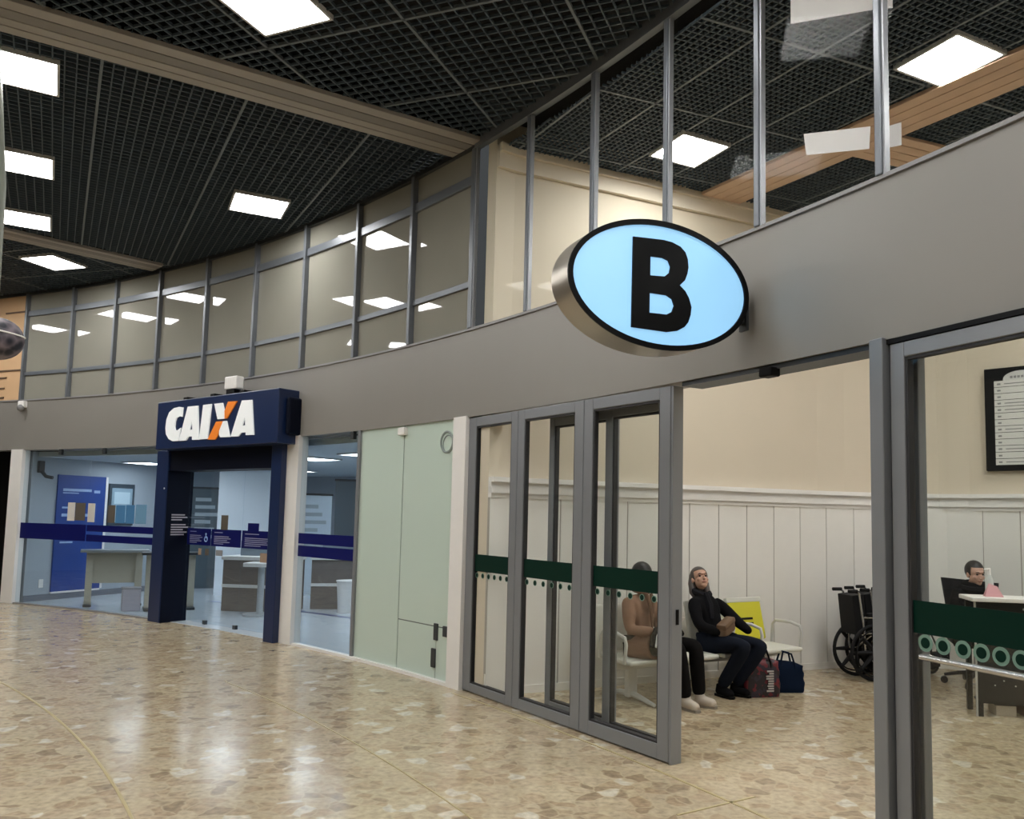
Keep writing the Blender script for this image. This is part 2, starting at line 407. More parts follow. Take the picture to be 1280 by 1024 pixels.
# ---------------------------------------------------------- upper windows
WTH = [82.5, 79.4, 76.35, 73.3, 70.3, 67.24, 64.07, 61.11, 58.1, 54.9, 51.68, 48.56, 45.44, 42.45, 39.46]
for i, (t0, t1) in enumerate(zip(WTH, WTH[1:])):
    if t1 >= 67: continue
    M_, L = chord(t0, t1, RHO); o = empty('window_%d' % (i + 1), M_, kind='structure')
    MB().box(.03, L - .03, .03, .045, HT + .02, HC - .02).build('pane', M_FILM, o)
    MB().box(-.026, .026, -.03, .07, HT + .02, HC - .02, bev=.006).build('mullion', M_MULL, o)
    MB().box(.026, L - .026, .0, .04, 4.78, 4.875, bev=.004).build('transom', M_MULL, o)
    MB().box(.026, L - .026, .005, .04, 3.77, 3.83, bev=.004).build('transom', M_MULL, o)
RTH = [39.46, 37.07, 34.64, 32.30, 29.95, 27.56, 25.2, 22.8, 20.4, 18]
for i, (t0, t1) in enumerate(zip(RTH, RTH[1:])):
    M_, L = chord(t0, t1, RHO); o = empty('window_%d' % (i + 20), M_, kind='structure')
    MB().box(.02, L - .02, -.004, .004, 0, HC - .07 - HT, T(0, .0, HT)).build('pane', M_GLASSW, o)
    wd = .035 if i == 0 else .023
    MB().box(-wd, wd, -.025, .025, HT + .02, HC - .06, bev=.008).build('mullion', M_MULL, o)
    MB().box(wd, wd + .014, -.015, .02, HT + .02, HC - .06).build('glazing_bead', M_BEADL, o)

# ---------------------------------------------------------- pillars, left dark shop, peach wall panel
def pillar(t0, t1, r0, r1, nm): struct(nm, MB().arc(t0, t1, r0, r1, 0, HB + .01, 3), M_WHITE)
pillar(67.52, 66.75, 20.865, 21.0, 'wall_pier_end')
pillar(49.45, 48.36, 20.865, 21.0, 'wall_pier_bank')
pillar(40.05, 39.47, 20.87, 21.0, 'wall_pier_door')
struct('wall_dark_shop', MB().arc(67.5, 80, 21.6, 21.75, 0, HB + .1), M_BLACK)  # black wall and floor paint in the darkness of the shop opening
struct('wall_dark_shop_floor', MB().arc(67.5, 80, 20.95, 21.7, .0, .01), M_BLACK)
struct('wall_peach', MB().arc(67.3, 82, 20.90, 21.0, HT + .02, HC - .04), mat('peach_wall', (.62, .40, .22), .6, noise=.08, nscale=3))

# ================================================================== THINGS
# ---------------------------------------------------------- ceiling lights
def make_light(sz, ml, name='ceiling_light'):
    o = empty(name, Matrix.Identity(4), 'square white ceiling light', 'ceiling light')
    h = sz / 2
    mb = MB()
    for q in ((-h - .02, h + .02, -h - .02, -h), (-h - .02, h + .02, h, h + .02), (-h - .02, -h, -h, h), (h, h + .02, -h, h)): mb.box(*q, -.016, .016)
    mb.box(-h - .02, h + .02, -h - .02, h + .02, .016, .022)
    mb.build('frame', M_LFRAME, o)
    MB().box(-h, h, -h, h, -.008, .004).build('diffuser', ml, o)
    return o
GL = 'square ceiling lights of the concourse'
lab = [((-1.98, 5.50), -22, 'large square ceiling light nearest the camera, in the bay before the wide slatted beam'),
       ((-4.39, 6.46), 30.7, 'square ceiling light at far left just behind the wide slatted beam'),
       ((-5.52, 8.30), 30.7, 'second square ceiling light down the far left column of lights'),
       ((-6.56, 10.0), 30.7, 'third square ceiling light down the far left column, just before the thin slatted beam'),
       ((-7.24, 11.80), -17, 'square ceiling light beyond the thin slatted beam, above the peach wall panel'),
       ((-3.38, 9.36), 27, 'square ceiling light alone in the middle bay, above the tall windows over the bank sign')]
proto = make_light(.58, M_LAMP); first = True
def place_light(src, xy, ang, z, label, group=None):
    global first
    M_ = Matrix.Translation((xy[0], xy[1], z)) @ rotz(ang)
    if first: o = src; o.matrix_world = M_; o['label'] = label; first = False
    else: o = dup(src, M_, label)
    if group: o['group'] = group
    return o
for xy, a, l in lab: place_light(proto, xy, a, HC - .012, l)
# the same lights carry on over the rest of the concourse, outside the picture
more = [(.06, 4.68, -22), (-.76, 2.64, -22), (-2.8, 3.46, -22), (1.28, 1.82, -22),  (-4.35, 2.0, -22), (-1.6, .6, -22), (-2.9, -1.2, -22), (.5, -.3, -22), (-6.3, 5.2, 30.7), (-7.4, 7.1, 30.7), (-8.5, 8.9, 30.7), (-9.3, 12.3, -17), (-9.0, 4.6, 30.7),
        (-6.2, .6, -22), (-5.1, -2.6, -22), (-10.1, 10.4, -17), (-11.6, 12.9, -17)]
for x, y, a in more:
    place_light(proto, (x, y), a, HC - .012, 'square ceiling light over the concourse outside the picture', 'concourse lights outside the picture')
first = True
proto2 = make_light(.50, M_LAMPH)
place_light(proto2, (2.96, 5.79), 27, HCI - .012, 'larger square ceiling light seen through the right-hand window panes, beside the wooden beam')
place_light(proto2, (1.32, 7.36), 27, HCI - .012, 'square ceiling light behind the glass directly above the oval letter sign')
for x, y in ((5.0, 7.0), (4.4, 3.6), (6.4, 4.6), (3.2, 2.4) , (5.0, 1.0)):
    place_light(proto2, (x, y), 27, HCI - .012, 'square ceiling light of the waiting hall outside the picture', 'hall lights outside the picture')

# ---------------------------------------------------------- oval B sign
SA = 24.379
so = empty('oval_sign', Matrix.Translation((.66073654, 4.49742633, 2.9032)) @ rotz(SA), 'oval light box sign with black letter B sticking out from the header', 'sign')
A_, B_ = .595, .368
N_ = 72
def ell(a, b): return [(a * cos(2 * pi * i / N_), b * sin(2 * pi * i / N_)) for i in range(N_)]
mb = MB(); mb.prism(ell(A_, B_), -.0, .20, holes=[ell(A_ - .012, B_ - .012)]); mb.prism(ell(A_ - .004, B_ - .004), .192, .20)
mb.build('casing', mat('brushed_steel', (.46, .42, .36), .30, metal=.85, noise=.06), so, True)
MB().prism(ell(A_, B_), -.012, .0, holes=[ell(A_ - .030, B_ - .030)]).build('rim', M_BLACK, so, True)
fm = mat('sign_face', (.20, .42, .65), .3, emit=.60, ecol=(.34, .66, .96))
MB().prism(ell(A_ - .012, B_ - .012), .004, .012).build('face', fm, so)
Bo = [(-.195, .25), (.0, .262), (.06, .258), (.116, .241), (.150, .213), (.166, .175), (.171, .127), (.164, .09), (.148, .05), (.113, .016), (.150, -.012), (.176, -.05), (.193, -.1), (.188, -.145), (.172, -.19), (.147, -.22), (.10, -.247), (.03, -.262), (-.2, -.26)]
h1 = [(-.083, .155), (-.004, .158), (.034, .148), (.05, .115), (.043, .079), (.012, .053), (-.083, .046)]
h2 = [(-.085, -.053), (.025, -.053), (.062, -.070), (.076, -.106), (.062, -.143), (.026, -.163), (-.086, -.166)]
MB().prism(Bo, -.006, .003, holes=[h1, h2]).build('letter', M_BLACK, so)
mb = MB(); mb.box(.50, .63, .07, .11, -.02, .02); mb.box(.50, .63, .07, .11, -.13, -.09); mb.box(.628, .646, .055, .125, -.17, .06)
mb.build('bracket', M_DARKMETAL, so)

# ---------------------------------------------------------- sliding glass doors (group on the left)
M_SEAL = mat('rubber_seal', (.02, .02, .022), .6)
def leaf(nm, M_, x0, x1, st0, st1, zt, rt, rb, tape=True, ndec=0, y0=-.025, y1=.03, seal=True):
    """aluminium framed leaf; st0/st1 stile widths, rt/rb rail heights"""
    o = empty(nm, M_ @ T(x0, 0), kind='structure'); L = x1 - x0
    MB().box(0, st0, y0, y1, .012, zt, bev=.005).build('stile', M_STEEL, o)
    MB().box(L - st1, L, y0, y1, .012, zt, bev=.005).build('stile', M_STEEL, o)
    MB().box(st0, L - st1, y0, y1, zt - rt, zt, bev=.005).build('rail', M_STEEL, o)
    MB().box(st0, L - st1, y0, y1, .012, rb, bev=.005).build('rail', M_STEEL, o)
    if seal:
        mb = MB(); s = .014
        mb.box(st0, st0 + s, y0 + .008, y1 - .008, rb, zt - rt); mb.box(L - st1 - s, L - st1, y0 + .008, y1 - .008, rb, zt - rt)
        mb.box(st0, L - st1, y0 + .008, y1 - .008, zt - rt - s, zt - rt); mb.box(st0, L - st1, y0 + .008, y1 - .008, rb, rb + s)
        mb.build('seal', M_SEAL, o)
    MB().box(st0, L - st1, -.003, .003, rb, zt - rt).build('pane', M_GLASS, o)
    if tape:
        MB().box(st0 + .012, L - st1 - .012, -.006, -.0035, 1.09, 1.242).build('safety_tape', M_GREEN, o)
        w_ = L - st0 - st1
        for i in range(ndec):
            x = st0 + w_ * (i + .5) / ndec
            d = MB(); d.disc((x, -.0042, 1.053), (0, 1, 0), .024, .0016, 20); d.build('decal', M_RING, o)
            e = MB(); e.disc((x, -.0056, 1.053), (0, 1, 0), .019, .0014, 16); e.build('decal_dot', M_GREEN, o)
    return o
Md, Ld = chord(39.45, 32.20, RHO + .04)
def xd(th):     # distance along the chord of a direction seen from the axis
    p = Md.inverted() @ P(th, RHO + .04); return p.x
xs = [0, xd(37.22), xd(34.76), Ld - .0]
leaf('door_1', Md, xs[0], xs[1] - .003, xd(39.1), xs[1] - xd(37.49), 2.50, .085, .085, ndec=6)
leaf('door_2', Md, xs[1] + .003, xs[2] - .003, xd(36.96) - xs[1], xs[2] - xd(35.06), 2.50, .085, .095, ndec=6)
leaf('door_3', Md, xs[2] + .003, xs[3], xd(34.47) - xs[2], .105, 2.50, .085, .11, ndec=6)
# inner sliding leaves parked behind
Mi, Li = Md @ T(0, .12), Ld
leaf('door_4', Mi @ T(0, .065), 1.02, 1.86, .07, .07, 2.44, .08, .09, tape=False)
leaf('door_5', Mi, 1.83 - .0, Ld - .12, .08, .07, 2.44, .08, .09, tape=False)
o = struct('trim_18', MB().box(Ld, Ld + .022, -.02, .075, .0, 2.5, Md, bev=.003), M_STEEL)
lk = MB().box(Ld + .022, Ld + .027, .015, .04, .90, 1.0, Md); struct('door_latch', lk, M_BLACK)
# head track over the opening with a sensor
struct('trim_19', MB().arc(31.9, 27.4, RHO + .02, RHO + .2, HB - .03, HB + .005), M_DARKMETAL)
MB().box(-.05, .05, -.05, .03, HB - .075, HB - .02, frame(29.75, RHO + .02), bev=.01).build('door_sensor', M_BLACK, label='small black motion sensor under the header above the open doorway', cat='sensor')
# right-hand frame and leaf
Mr, Lr = chord(27.76, 21.0, RHO + .04)
struct('trim_20', MB().box(0, .085, -.06, .09, 0, HB + .01, Mr, bev=.006), M_STEEL)
def xr(th): return (Mr.inverted() @ P(th, RHO + .04)).x
leaf('door_6', Mr, .10, Lr, .085, .1, 2.485, .075, .10, tape=False)
ro = bpy.data.objects['door_6']
MB().box(.20, Lr - .4, -.006, -.0035, 1.09, 1.242).build('safety_tape', M_GREEN, ro)
MB().box(.085, .20, -.006, -.0035, 1.09, 1.242).build('safety_tape', M_GREEN, ro)
for th in (27.04, 26.78, 26.5, 26.25, 26.0, 25.75, 25.5, 25.2, 24.9):
    x = xr(th) - .10
    MB().disc((x, -.0042, 1.05), (0, 1, 0), .040, .0016, 24).build('decal', M_RING, ro); MB().disc((x, -.0056, 1.05), (0, 1, 0), .025, .0014, 20).build('decal_dot', M_GREEN, ro)
leaf('door_7', Mr @ T(0, .12), xr(27.2) - .13, xr(27.2) + 1.25, .085, .08, 2.52, .08, .09, tape=False, seal=False)
bo = MB(); bo.tube([(.17, -.045, .99), (Lr - .3, -.045, .99)], .014, 10); bo.tube([(.19, 0, .99), (.19, -.045, .99)], .010, 8)
bo.build('push_bar', mat('bar_steel', (.6, .6, .58), .25, metal=.8), ro, True)
struct('trim_21', MB().box(.085, Lr, -.03, .06, 2.488, HB, Mr), M_BLACK)

# papers taped inside the upper windows
def sheet(nm, t0, t1, pts_, label):
    M_, L = chord(t0, t1, RHO + .085)
    MB().prism([(x * L, z) for x, z in pts_], 0, .0015, M_).build(nm, M_PAPER, label=label, cat='paper sheet')
sheet('paper_sheet', 29.46, 27.52, [(0.0, 4.92), (0.0, 4.575), (.83, 4.335), (1, 4.277), (1, 4.62)], 'white paper sheet taped behind the glass at the top edge, cut by the frame top')
sheet('paper_sheet', 29.2, 27.93, [(0, 3.85), (.04, 3.715), (.98, 3.58), (1, 3.70)], 'white paper strip taped on the window between the two right mullions')
sheet('paper_sheet', 27.72, 27.41, [(0, 3.66), (0, 3.545), (1, 3.52), (1, 3.64)], 'small white paper piece just right of the last window mullion, beside the longer strip')

# ---------------------------------------------------------- bank: shell
struct('floor_bank', MB().slab(sector(44.9, 66.7, RHO + .02, 28), .0, .006), mat('bank_floor', (.56, .61, .66), .18, noise=.06, nscale=3))
M_BWALL = mat('bank_wall', (.38, .43, .48), .6, noise=.02)
struct('wall_bank_left', MB().box(0, .1, .15, 7.2, 0, 2.5, frame(66.7, RHO) @ T(-.1, 0)), M_BWALL)
struct('wall_bank_back', MB().arc(44.5, 66.7, 27.6, 27.75, 0, 2.5), M_BWALL)
struct('wall_bank_right', MB().box(-.04, .06, .1, 7.0, 0, 2.5, frame(44.85, RHO)), M_BWALL)
struct('ceiling_bank', MB().slab(sector(44.5, 66.9, RHO + .25, 27.8), 2.42, 2.5), mat('bank_ceiling', (.48, .56, .62), .6))
struct('baseboard_bank', MB().box(0, .012, .15, 6.8, 0, .11, frame(66.7, RHO)), mat('bank_skirting', (.16, .18, .22), .5))
struct('baseboard_bank_back', MB().arc(45, 66.7, 27.58, 27.6, 0, .11), mat('bank_skirting', (.16, .18, .22), .5))
for r_ in (22.9,):
    struct('trim_22', MB().arc(45.2, 61, r_, r_ + .10, .004, .009), mat('blue_stripe', (.03, .06, .22), .3))
struct('trim_23', MB().arc(48.3, 39.6, RHO - .02, RHO + .05, 0, .03), M_WHITE)
struct('trim_24', MB().arc(66.7, 57.3, RHO - .02, RHO + .05, 0, .02), mat('sill_metal', (.36, .34, .31)))
# room behind the mint glass
struct('wall_mint_room', MB().arc(44.6, 39.8, 22.3, 22.4, 0, 2.5), mat('mint_room', (.45, .52, .47), .7))
struct('ceiling_mint_room', MB().arc(44.8, 39.8, 21.1, 22.4, 2.5, 2.55), M_WHITE)
# bank ceiling lights
first = True
pb = make_light(.6, M_LAMPB, 'ceiling_light'); pb['group'] = 'ceiling lights inside the bank'
for th, r_ in ((62, 22.6), (58, 22.4), (54, 22.6), (50, 22.4), (46.8, 22.3), (62, 25.2), (57, 25.4), (52, 25.2), (47.5, 25.2)):
    place_light(pb, tuple(P(th, r_)[:2]), th, 2.412, 'flat ceiling light glowing inside the bank', 'ceiling lights inside the bank')

# bank glass front
M_STK = mat('sticker_dark', (.10, .085, .07), .6); M_STW = mat('sticker_white', (.62, .60, .56), .6); M_STB = mat('sticker_blue', (.06, .20, .40), .5)
def shop_window(nm, t0, t1, stripes, clips=()):
    M_, L = chord(t0, t1, RHO + .03); o = empty(nm, M_, kind='structure')
    MB().box(0, L, -.005, .005, .02, HB).build('pane', M_GLASSB, o)
    for z0, z1 in stripes: MB().box(.005, L - .005, -.009, -.006, z0, z1).build('vinyl_stripe', M_BAND, o)
    for x in clips: MB().box(x * L - .03, x * L + .03, -.03, .02, HB - .09, HB, bev=.006).build('glass_clip', M_DARKMETAL, o)
    return M_, L
stp = ((1.215, 1.315), (1.06, 1.165))
mwin, lw_ = shop_window('window_40', 66.72, 62.25, stp + ((1.165, 1.215),), (.55,))
mwin2, lw2 = shop_window('window_41', 62.22, 57.6, stp, (.2,))
mwin3, lw3 = shop_window('window_42', 48.34, 45.05, ((1.21, 1.335), (1.057, 1.187)), (.9,))
struct('trim_25', MB().box(-.02, .03, -.03, .05, 0, HB, frame(44.98, RHO + .03)), M_STEEL)
# flyers stuck on the bank glass
def flyer(M_, L, t0, t1, th0, th1, z0, z1, m, label, gp='flyers on the bank glass'):
    inv = M_.inverted(); x0 = (inv @ P(th0, RHO + .03)).x; x1 = (inv @ P(th1, RHO + .03)).x
    o = MB().box(x0, x1, -.009, -.0055, z0, z1, M_).build('flyer', m, label=label, cat='flyer')
    return o
flyer(mwin, lw_, 0, 0, 63.53, 63.06, 1.37, 1.66, M_STW, 'pale flyer on the bank glass, leftmost of the three over the blue poster')
flyer(mwin, lw_, 0, 0, 63.03, 62.38, 1.38, 1.655, M_STK, 'dark grey flyer on the bank glass between two pale flyers')
flyer(mwin2, lw2, 0, 0, 62.20, 61.70, 1.36, 1.65, M_STW, 'pale flyer on the bank glass right of the dark grey flyer')
flyer(mwin2, lw2, 0, 0, 60.76, 60.28, 1.36, 1.63, M_STK, 'dark brown flyer on the bank glass in front of the framed notice')
flyer(mwin2, lw2, 0, 0, 60.22, 59.6, 1.36, 1.63, M_STB, 'blue flyer on the bank glass next to the brown flyer')
flyer(mwin2, lw2, 0, 0, 59.54, 58.98, 1.36, 1.635, M_STB, 'second of three blue flyers, middle of the blue row on the bank glass')
flyer(mwin2, lw2, 0, 0, 58.9, 58.2, 1.36, 1.645, mat('sticker_lightblue', (.14, .30, .46), .5), 'lighter blue flyer on the bank glass nearest the portal')

# mint film glass panels
def mint(nm, t0, t1):
    M_, L = chord(t0, t1, RHO + .03); o = empty(nm, M_, kind='structure'); return M_, L, o
m1, l1, o1 = mint('window_43', 44.93, 42.64); MB().box(0, l1 - .004, -.005, .005, .03, HB).build('pane', M_MINT, o1)
m2, l2, o2 = mint('window_44', 42.62, 40.1)
x_s = (m2.inverted() @ P(40.72, RHO + .03)).x
MB().box(.004, l2, -.005, .005, .525, HB).build('pane', M_MINT, o2)
MB().box(.004, x_s - .003, -.005, .005, .03, .515).build('hatch', M_MINT, o2)
MB().box(x_s + .003, l2, -.005, .005, .03, .515).build('side_pane', M_MINT, o2)
mb = MB(); mb.box(0, x_s + .1, -.004, .004, .514, .526); mb.box(x_s - .004, x_s + .004, -.004, .004, .03, .515); mb.box(-.002, .004, -.004, .004, .03, HB)
mb.build('seam', mat('seam_dark', (.10, .13, .12), .5), o2)
for x, z, w_, h_ in ((x_s, .47, .045, .08), (x_s + .16, .49, .06, .05), (x_s - .03, .22, .05, .09)):
    MB().box(x - w_ / 2 - .01, x + w_ / 2 + .01, -.02, .012, z - h_, z + h_, bev=.006).build('lock', M_DARKMETAL, o2)
MB().box(-.07, .06, -.05, .0, HB - .1, HB - .02, bev=.008).build('glass_clip', M_WHITE, o2)
rg = MB(); rg.ring((l2 - .14, -.008, 2.30), (0, 1, 0), .1, .012, 28, 6); rg.ring((l2 - .12, -.008, 2.28), (0, 1, 0), .085, .006, 28, 6)
rg.build('ring_decal', mat('ring_grey', (.25, .30, .28), .5), o2)

# ---------------------------------------------------------- bank portal + sign
po = empty('bank_portal', frame(53.5, 20.72), 'dark navy portal surround with glass doors below the blue bank sign', 'portal')
MB().box(-1.29, -.985, 0, .40, 0, 2.42, bev=.008).build('jamb', M_NAVY, po)
MB().box(1.42, 1.62, 0, .40, 0, 2.48, bev=.008).build('jamb', M_NAVY, po)
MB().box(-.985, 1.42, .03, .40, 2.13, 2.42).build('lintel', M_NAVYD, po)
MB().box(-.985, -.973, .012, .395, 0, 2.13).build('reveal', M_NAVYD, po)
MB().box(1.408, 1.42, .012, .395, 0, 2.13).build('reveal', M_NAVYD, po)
tx = MB()
for i, (z, w_) in enumerate(((1.50, .20), (1.465, .24), (1.43, .16), (1.36, .22), (1.325, .26), (1.29, .18), (1.255, .24), (1.22, .2))):
    tx.box(-.9725, -.970, .09, .09 + w_, z, z + .018)
tx.build('opening_hours', mat('faded_white', (.45, .42, .48), .6), po)
MB().disc((-1.04, -.004, 1.88), (0, 1, 0), .012, .01, 12).build('button', M_WHITE, po)
# glass doors
dx = [-.972, -.36, .36, 1.408]
YD = .35
for k in range(3):
    dob = MB().box(dx[k] + .004, dx[k + 1] - .004, YD - .005, YD + .005, .02, 2.125).build('glass_door', M_GLASSB, po)
    MB().box(dx[k] + .01, dx[k + 1] - .01, YD - .009, YD - .006, 1.09, 1.325).build('vinyl_band', M_BAND, dob)
    sgn = MB(); w0 = dx[k] + .08; ww = dx[k + 1] - dx[k] - .16
    for i, z in enumerate((1.275, 1.22, 1.195, 1.17, 1.145, 1.12)):
        sgn.box(w0, w0 + ww * (.35, .62, .7, .55, .66, .4)[i] , YD - .0105, YD - .009, z, z + .010)
    sgn.build('small_print', mat('print_white', (.30, .32, .48), .6), dob)
    ic = MB(); ic.ring((dx[k + 1] - .12, YD - .011, 1.18), (0, 1, 0), .035, .008, 16, 5); ic.disc((dx[k + 1] - .125, YD - .011, 1.25), (0, 1, 0), .016, .004, 12); ic.box(dx[k + 1] - .132, dx[k + 1] - .118, YD - .013, YD - .009, 1.19, 1.24)
    if k != 1: ic.build('access_symbol', mat('icon_blue', (.25, .40, .70), .5), dob)
    else: ic.bm.free()
    MB().box(dx[k + 1] - .09, dx[k + 1] - .02, YD - .02, YD + .02, .0, .06, bev=.005).build('floor_hinge', M_DARKMETAL, dob)
for x, z, w_, h_, m in ((-.05, 1.42, .16, .20, 'a'), (.62, 1.36, .24, .13, 'b'), (-.62, 1.0, .07, .09, 'c'), (-.44, 1.0, .09, .09, 'a'), (-.14, 1.0, .16, .08, 'd'), (.88, .98, .16, .12, 'c')):
    mm = {'a': M_STK, 'b': M_BAND, 'c': mat('sticker_tan', (.35, .25, .18), .6), 'd': mat('sticker_grey', (.25, .26, .28), .6)}[m]
    MB().box(x - w_ / 2, x + w_ / 2, YD - .012, YD - .0065, z - h_ / 2, z + h_ / 2).build('door_sticker', mm, po)

bs = empty('bank_sign', frame(53.5, 20.72), 'navy light box sign reading CAIXA with an orange and white X', 'sign')
MB().box(-.985, 1.79, -.2, .18, 2.412, 3.08, bev=.012).build('sign_box', M_NAVY, bs)
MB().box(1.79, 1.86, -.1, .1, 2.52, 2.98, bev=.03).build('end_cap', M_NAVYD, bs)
ML = mat('sign_letter', (.80, .80, .78), .4, emit=.18, ecol=(.85, .95, 1)); MO = mat('sign_orange', (.80, .22, .02), .4, emit=.10, ecol=(1, .28, .03))
LET = {'letter_c': [(-.308, 2.967), (-.402, 2.981), (-.536, 2.971), (-.652, 2.919), (-.711, 2.826), (-.725, 2.708), (-.701, 2.618), (-.625, 2.549), (-.526, 2.516), (-.392, 2.515), (-.372, 2.524), (-.336, 2.69), (-.421, 2.657), (-.467, 2.667), (-.488, 2.711), (-.48, 2.784), (-.453, 2.834), (-.388, 2.852), (-.321, 2.841)],
       'letter_a': [(-.19, 2.971), (.055, 2.968), (.122, 2.512), (-.039, 2.515), (-.044, 2.562), (-.134, 2.563), (-.186, 2.513), (-.36, 2.514)],
       'letter_i': [(.181, 2.969), (.374, 2.971), (.325, 2.516), (.130, 2.515)],
       'letter_x_white_arm': [(.44, 2.968), (.626, 2.968), (.679, 2.862), (.688, 2.761), (.533, 2.762)],
       'letter_x_orange_arm': [(.751, 2.977), (.944, 2.97), (.74, 2.762), (.692, 2.761), (.683, 2.862)],
       'letter_x_orange_leg': [(.504, 2.73), (.659, 2.73), (.58, 2.605), (.55, 2.544), (.498, 2.498), (.331, 2.505)],
       'letter_x_white_leg': [(.663, 2.73), (.738, 2.729), (.828, 2.519), (.615, 2.524), (.588, 2.557), (.586, 2.605)],
       'letter_a_last': [(1.052, 2.971), (1.261, 2.965), (1.336, 2.525), (1.17, 2.528), (1.166, 2.565), (1.065, 2.563), (1.012, 2.519), (.846, 2.523)]}
HOL = {'letter_a': [[(-.114, 2.655), (-.062, 2.78), (-.046, 2.654)]], 'letter_a_last': [[(1.085, 2.65), (1.135, 2.76), (1.15, 2.652)]]}
NM = {'letter_a_last': 'letter_a', }
for k, pl in LET.items():
    MB().prism(pl, -.215, -.2, holes=HOL.get(k, ())).build(NM.get(k, k), MO if 'orange' in k else ML, bs)
for x in (-.39, .264, .93):
    MB().box(x - .05, x + .05, -.14, .17, 3.08, 3.125, bev=.006).build('clamp', M_BLACK, bs)
rt = empty('wifi_router', frame(53.5, 20.72) @ T(.685, -.1, 3.08), 'small white box unit standing on top of the navy bank sign', 'router')
MB().box(-.13, .13, -.06, .06, .07, .24, bev=.015).build('body', M_WHITE, rt); MB().box(-.09, .09, -.05, .05, 0, .075).build('base', M_BLACK, rt)

# ---------------------------------------------------------- bank furnishings
WB = frame(66.7, RHO)          # x = 0 is the wall face, y = along the wall
Mwall = WB @ Matrix(((0, -1, 0, 0), (1, 0, 0, 0), (0, 0, 1, 0), (0, 0, 0, 1)))
# local on the wall: u along the wall (outward), -> use boxes directly in WB: x front of the wall
pp = empty('poster', WB @ T(.0, .61, .14), 'tall blue advertising poster on the bank wall left of the framed notice', 'poster')
MB().box(0.0, .03, 0, .93, 0, 2.0).build('board', mat('poster_blue', (.006, .05, .27), .4, noise=.1, nscale=2), pp)
MB().box(0.0, .035, .93, .975, 0.0, 2.0).build('edge_strip', M_WHITE, pp)
MB().box(0.0, .035, 0, .93, -.03, 0.0).build('edge_strip', M_WHITE, pp)
tx = MB()
for u, z, w_, h_ in ((.10, 1.72, .55, .045), (.10, 1.68, .30, .018), (.70, 1.70, .12, .05), (.10, 1.42, .16, .03), (.10, 1.28, .55, .05), (.10, 1.08, .2, .04), (.1, .82, .24, .03), (.1, .95, .2, .03)):
    MB().box(.030, .032, u, u + w_, z, z + h_).build('text_line', mat('poster_print', (.35, .48, .75), .5), pp)
nf = empty('framed_notice', WB @ T(0, 1.62, 1.26), 'dark framed notice board on the bank wall right of the blue poster', 'notice board')
MB().box(0, .04, 0, .54, 0, .77, bev=.006).build('frame', mat('frame_dark', (.03, .05, .07), .4), nf)
MB().box(.04, .043, .05, .49, .06, .69).build('sheet', mat('notice_sheet', (.25, .36, .44), .6), nf)
tx = MB(); tx.box(.043, .045, .1, .44, .40, .62); tx.build('picture', mat('notice_pic', (.45, .58, .66), .6), nf)
cc = empty('security_camera', WB @ T(0, .25, 2.05), 'dark wall mounted security camera inside the bank near the end pier', 'security camera')
MB().box(0, .06, -.02, .08, .1, .30, bev=.01).build('bracket', M_DARKMETAL, cc); MB().tube([(.06, .03, .12), (.14, .05, .04), (.24, .1, .02)], .03, 10).build('body', M_DARKMETAL, cc, True)
MB().box(0, .012, .40, .48, .22, .36, WB, bev=.004).build('wall_socket', M_WHITE, label='white wall socket low on the bank wall below the blue poster edge', cat='socket')
# standing writing tables
M_DTOP = mat('desk_top_grey', (.30, .33, .35), .3); M_CREAM = mat('cream_panel', (.50, .47, .38), .5)
def wtable(nm, xy, ang, L, label, top_m):
    o = empty(nm, Matrix.Translation((xy[0], xy[1], .006)) @ rotz(ang), label, 'table', 'standing tables in the bank')
    MB().box(-L / 2, L / 2, -.2, .2, .86, .90, bev=.006).build('table_top', top_m, o)
    for s in (-1, 1):
        MB().box(s * L * .36 - .05, s * L * .36 + .05, -.06, .06, .04, .86).build('leg', M_CREAM, o)
        MB().box(s * L * .36 - .06, s * L * .36 + .06, -.22, .22, 0, .04, bev=.008).build('foot', M_DARKMETAL, o)
    MB().box(-L * .31, L * .31, -.012, .012, .36, .86).build('modesty_panel', M_CREAM, o)
    return o
wtable('writing_table', (-6.95, 13.55), 28, 1.0, 'grey topped standing table with cream panel in front of the blue poster', M_DTOP)
wtable('writing_table', (-5.85, 13.15), 28, .85, 'dark topped standing table half hidden behind the left portal jamb', M_DARKMETAL)
bn = empty('waste_bin', (-6.32, 12.88, .006), 'pale waste bin on the bank floor between the two standing tables', 'bin')
MB().box(-.13, .13, -.1, .1, 0, .33, rotz(30), bev=.012).build('body', mat('bin_pale', (.42, .40, .46), .5), bn); MB().box(-.14, .14, -.11, .11, .33, .36, rotz(30), bev=.01).build('lid', mat('bin_lid', (.3, .3, .34), .5), bn)
# counter
M_CTR = mat('counter_wood', (.17, .145, .13), .45, noise=.2, nscale=5)
def counter(nm, xy, ang, L, label):
    o = empty(nm, Matrix.Translation((xy[0], xy[1], .006)) @ rotz(ang), label, 'counter', 'bank counters')
    MB().box(0, L, 0, .7, 0, .80).build('body', M_CTR, o)
    MB().box(-.02, L + .02, -.03, .72, .80, .86, bev=.006).build('counter_top', M_WHITE, o)
    MB().box(-.004, L + .004, -.012, -.001, .37, .42).build('trim_strip', M_WHITE, o)
    MB().box(.15, L - .1, .25, .29, .86, 1.10).build('screen', mat('counter_screen', (.20, .25, .30), .3), o)
    return o
counter('service_counter', (-5.0, 13.1), -8, 1.05, 'dark wood counter with white top seen through the portal doors')
counter('service_counter', (-3.72, 13.55), 12, 1.2, 'dark wood counter with white top behind the glass right of the portal')
tb = empty('pedestal_table', (-4.22, 12.6, .006), 'small pale pedestal table before the counter near the right portal jamb', 'table')
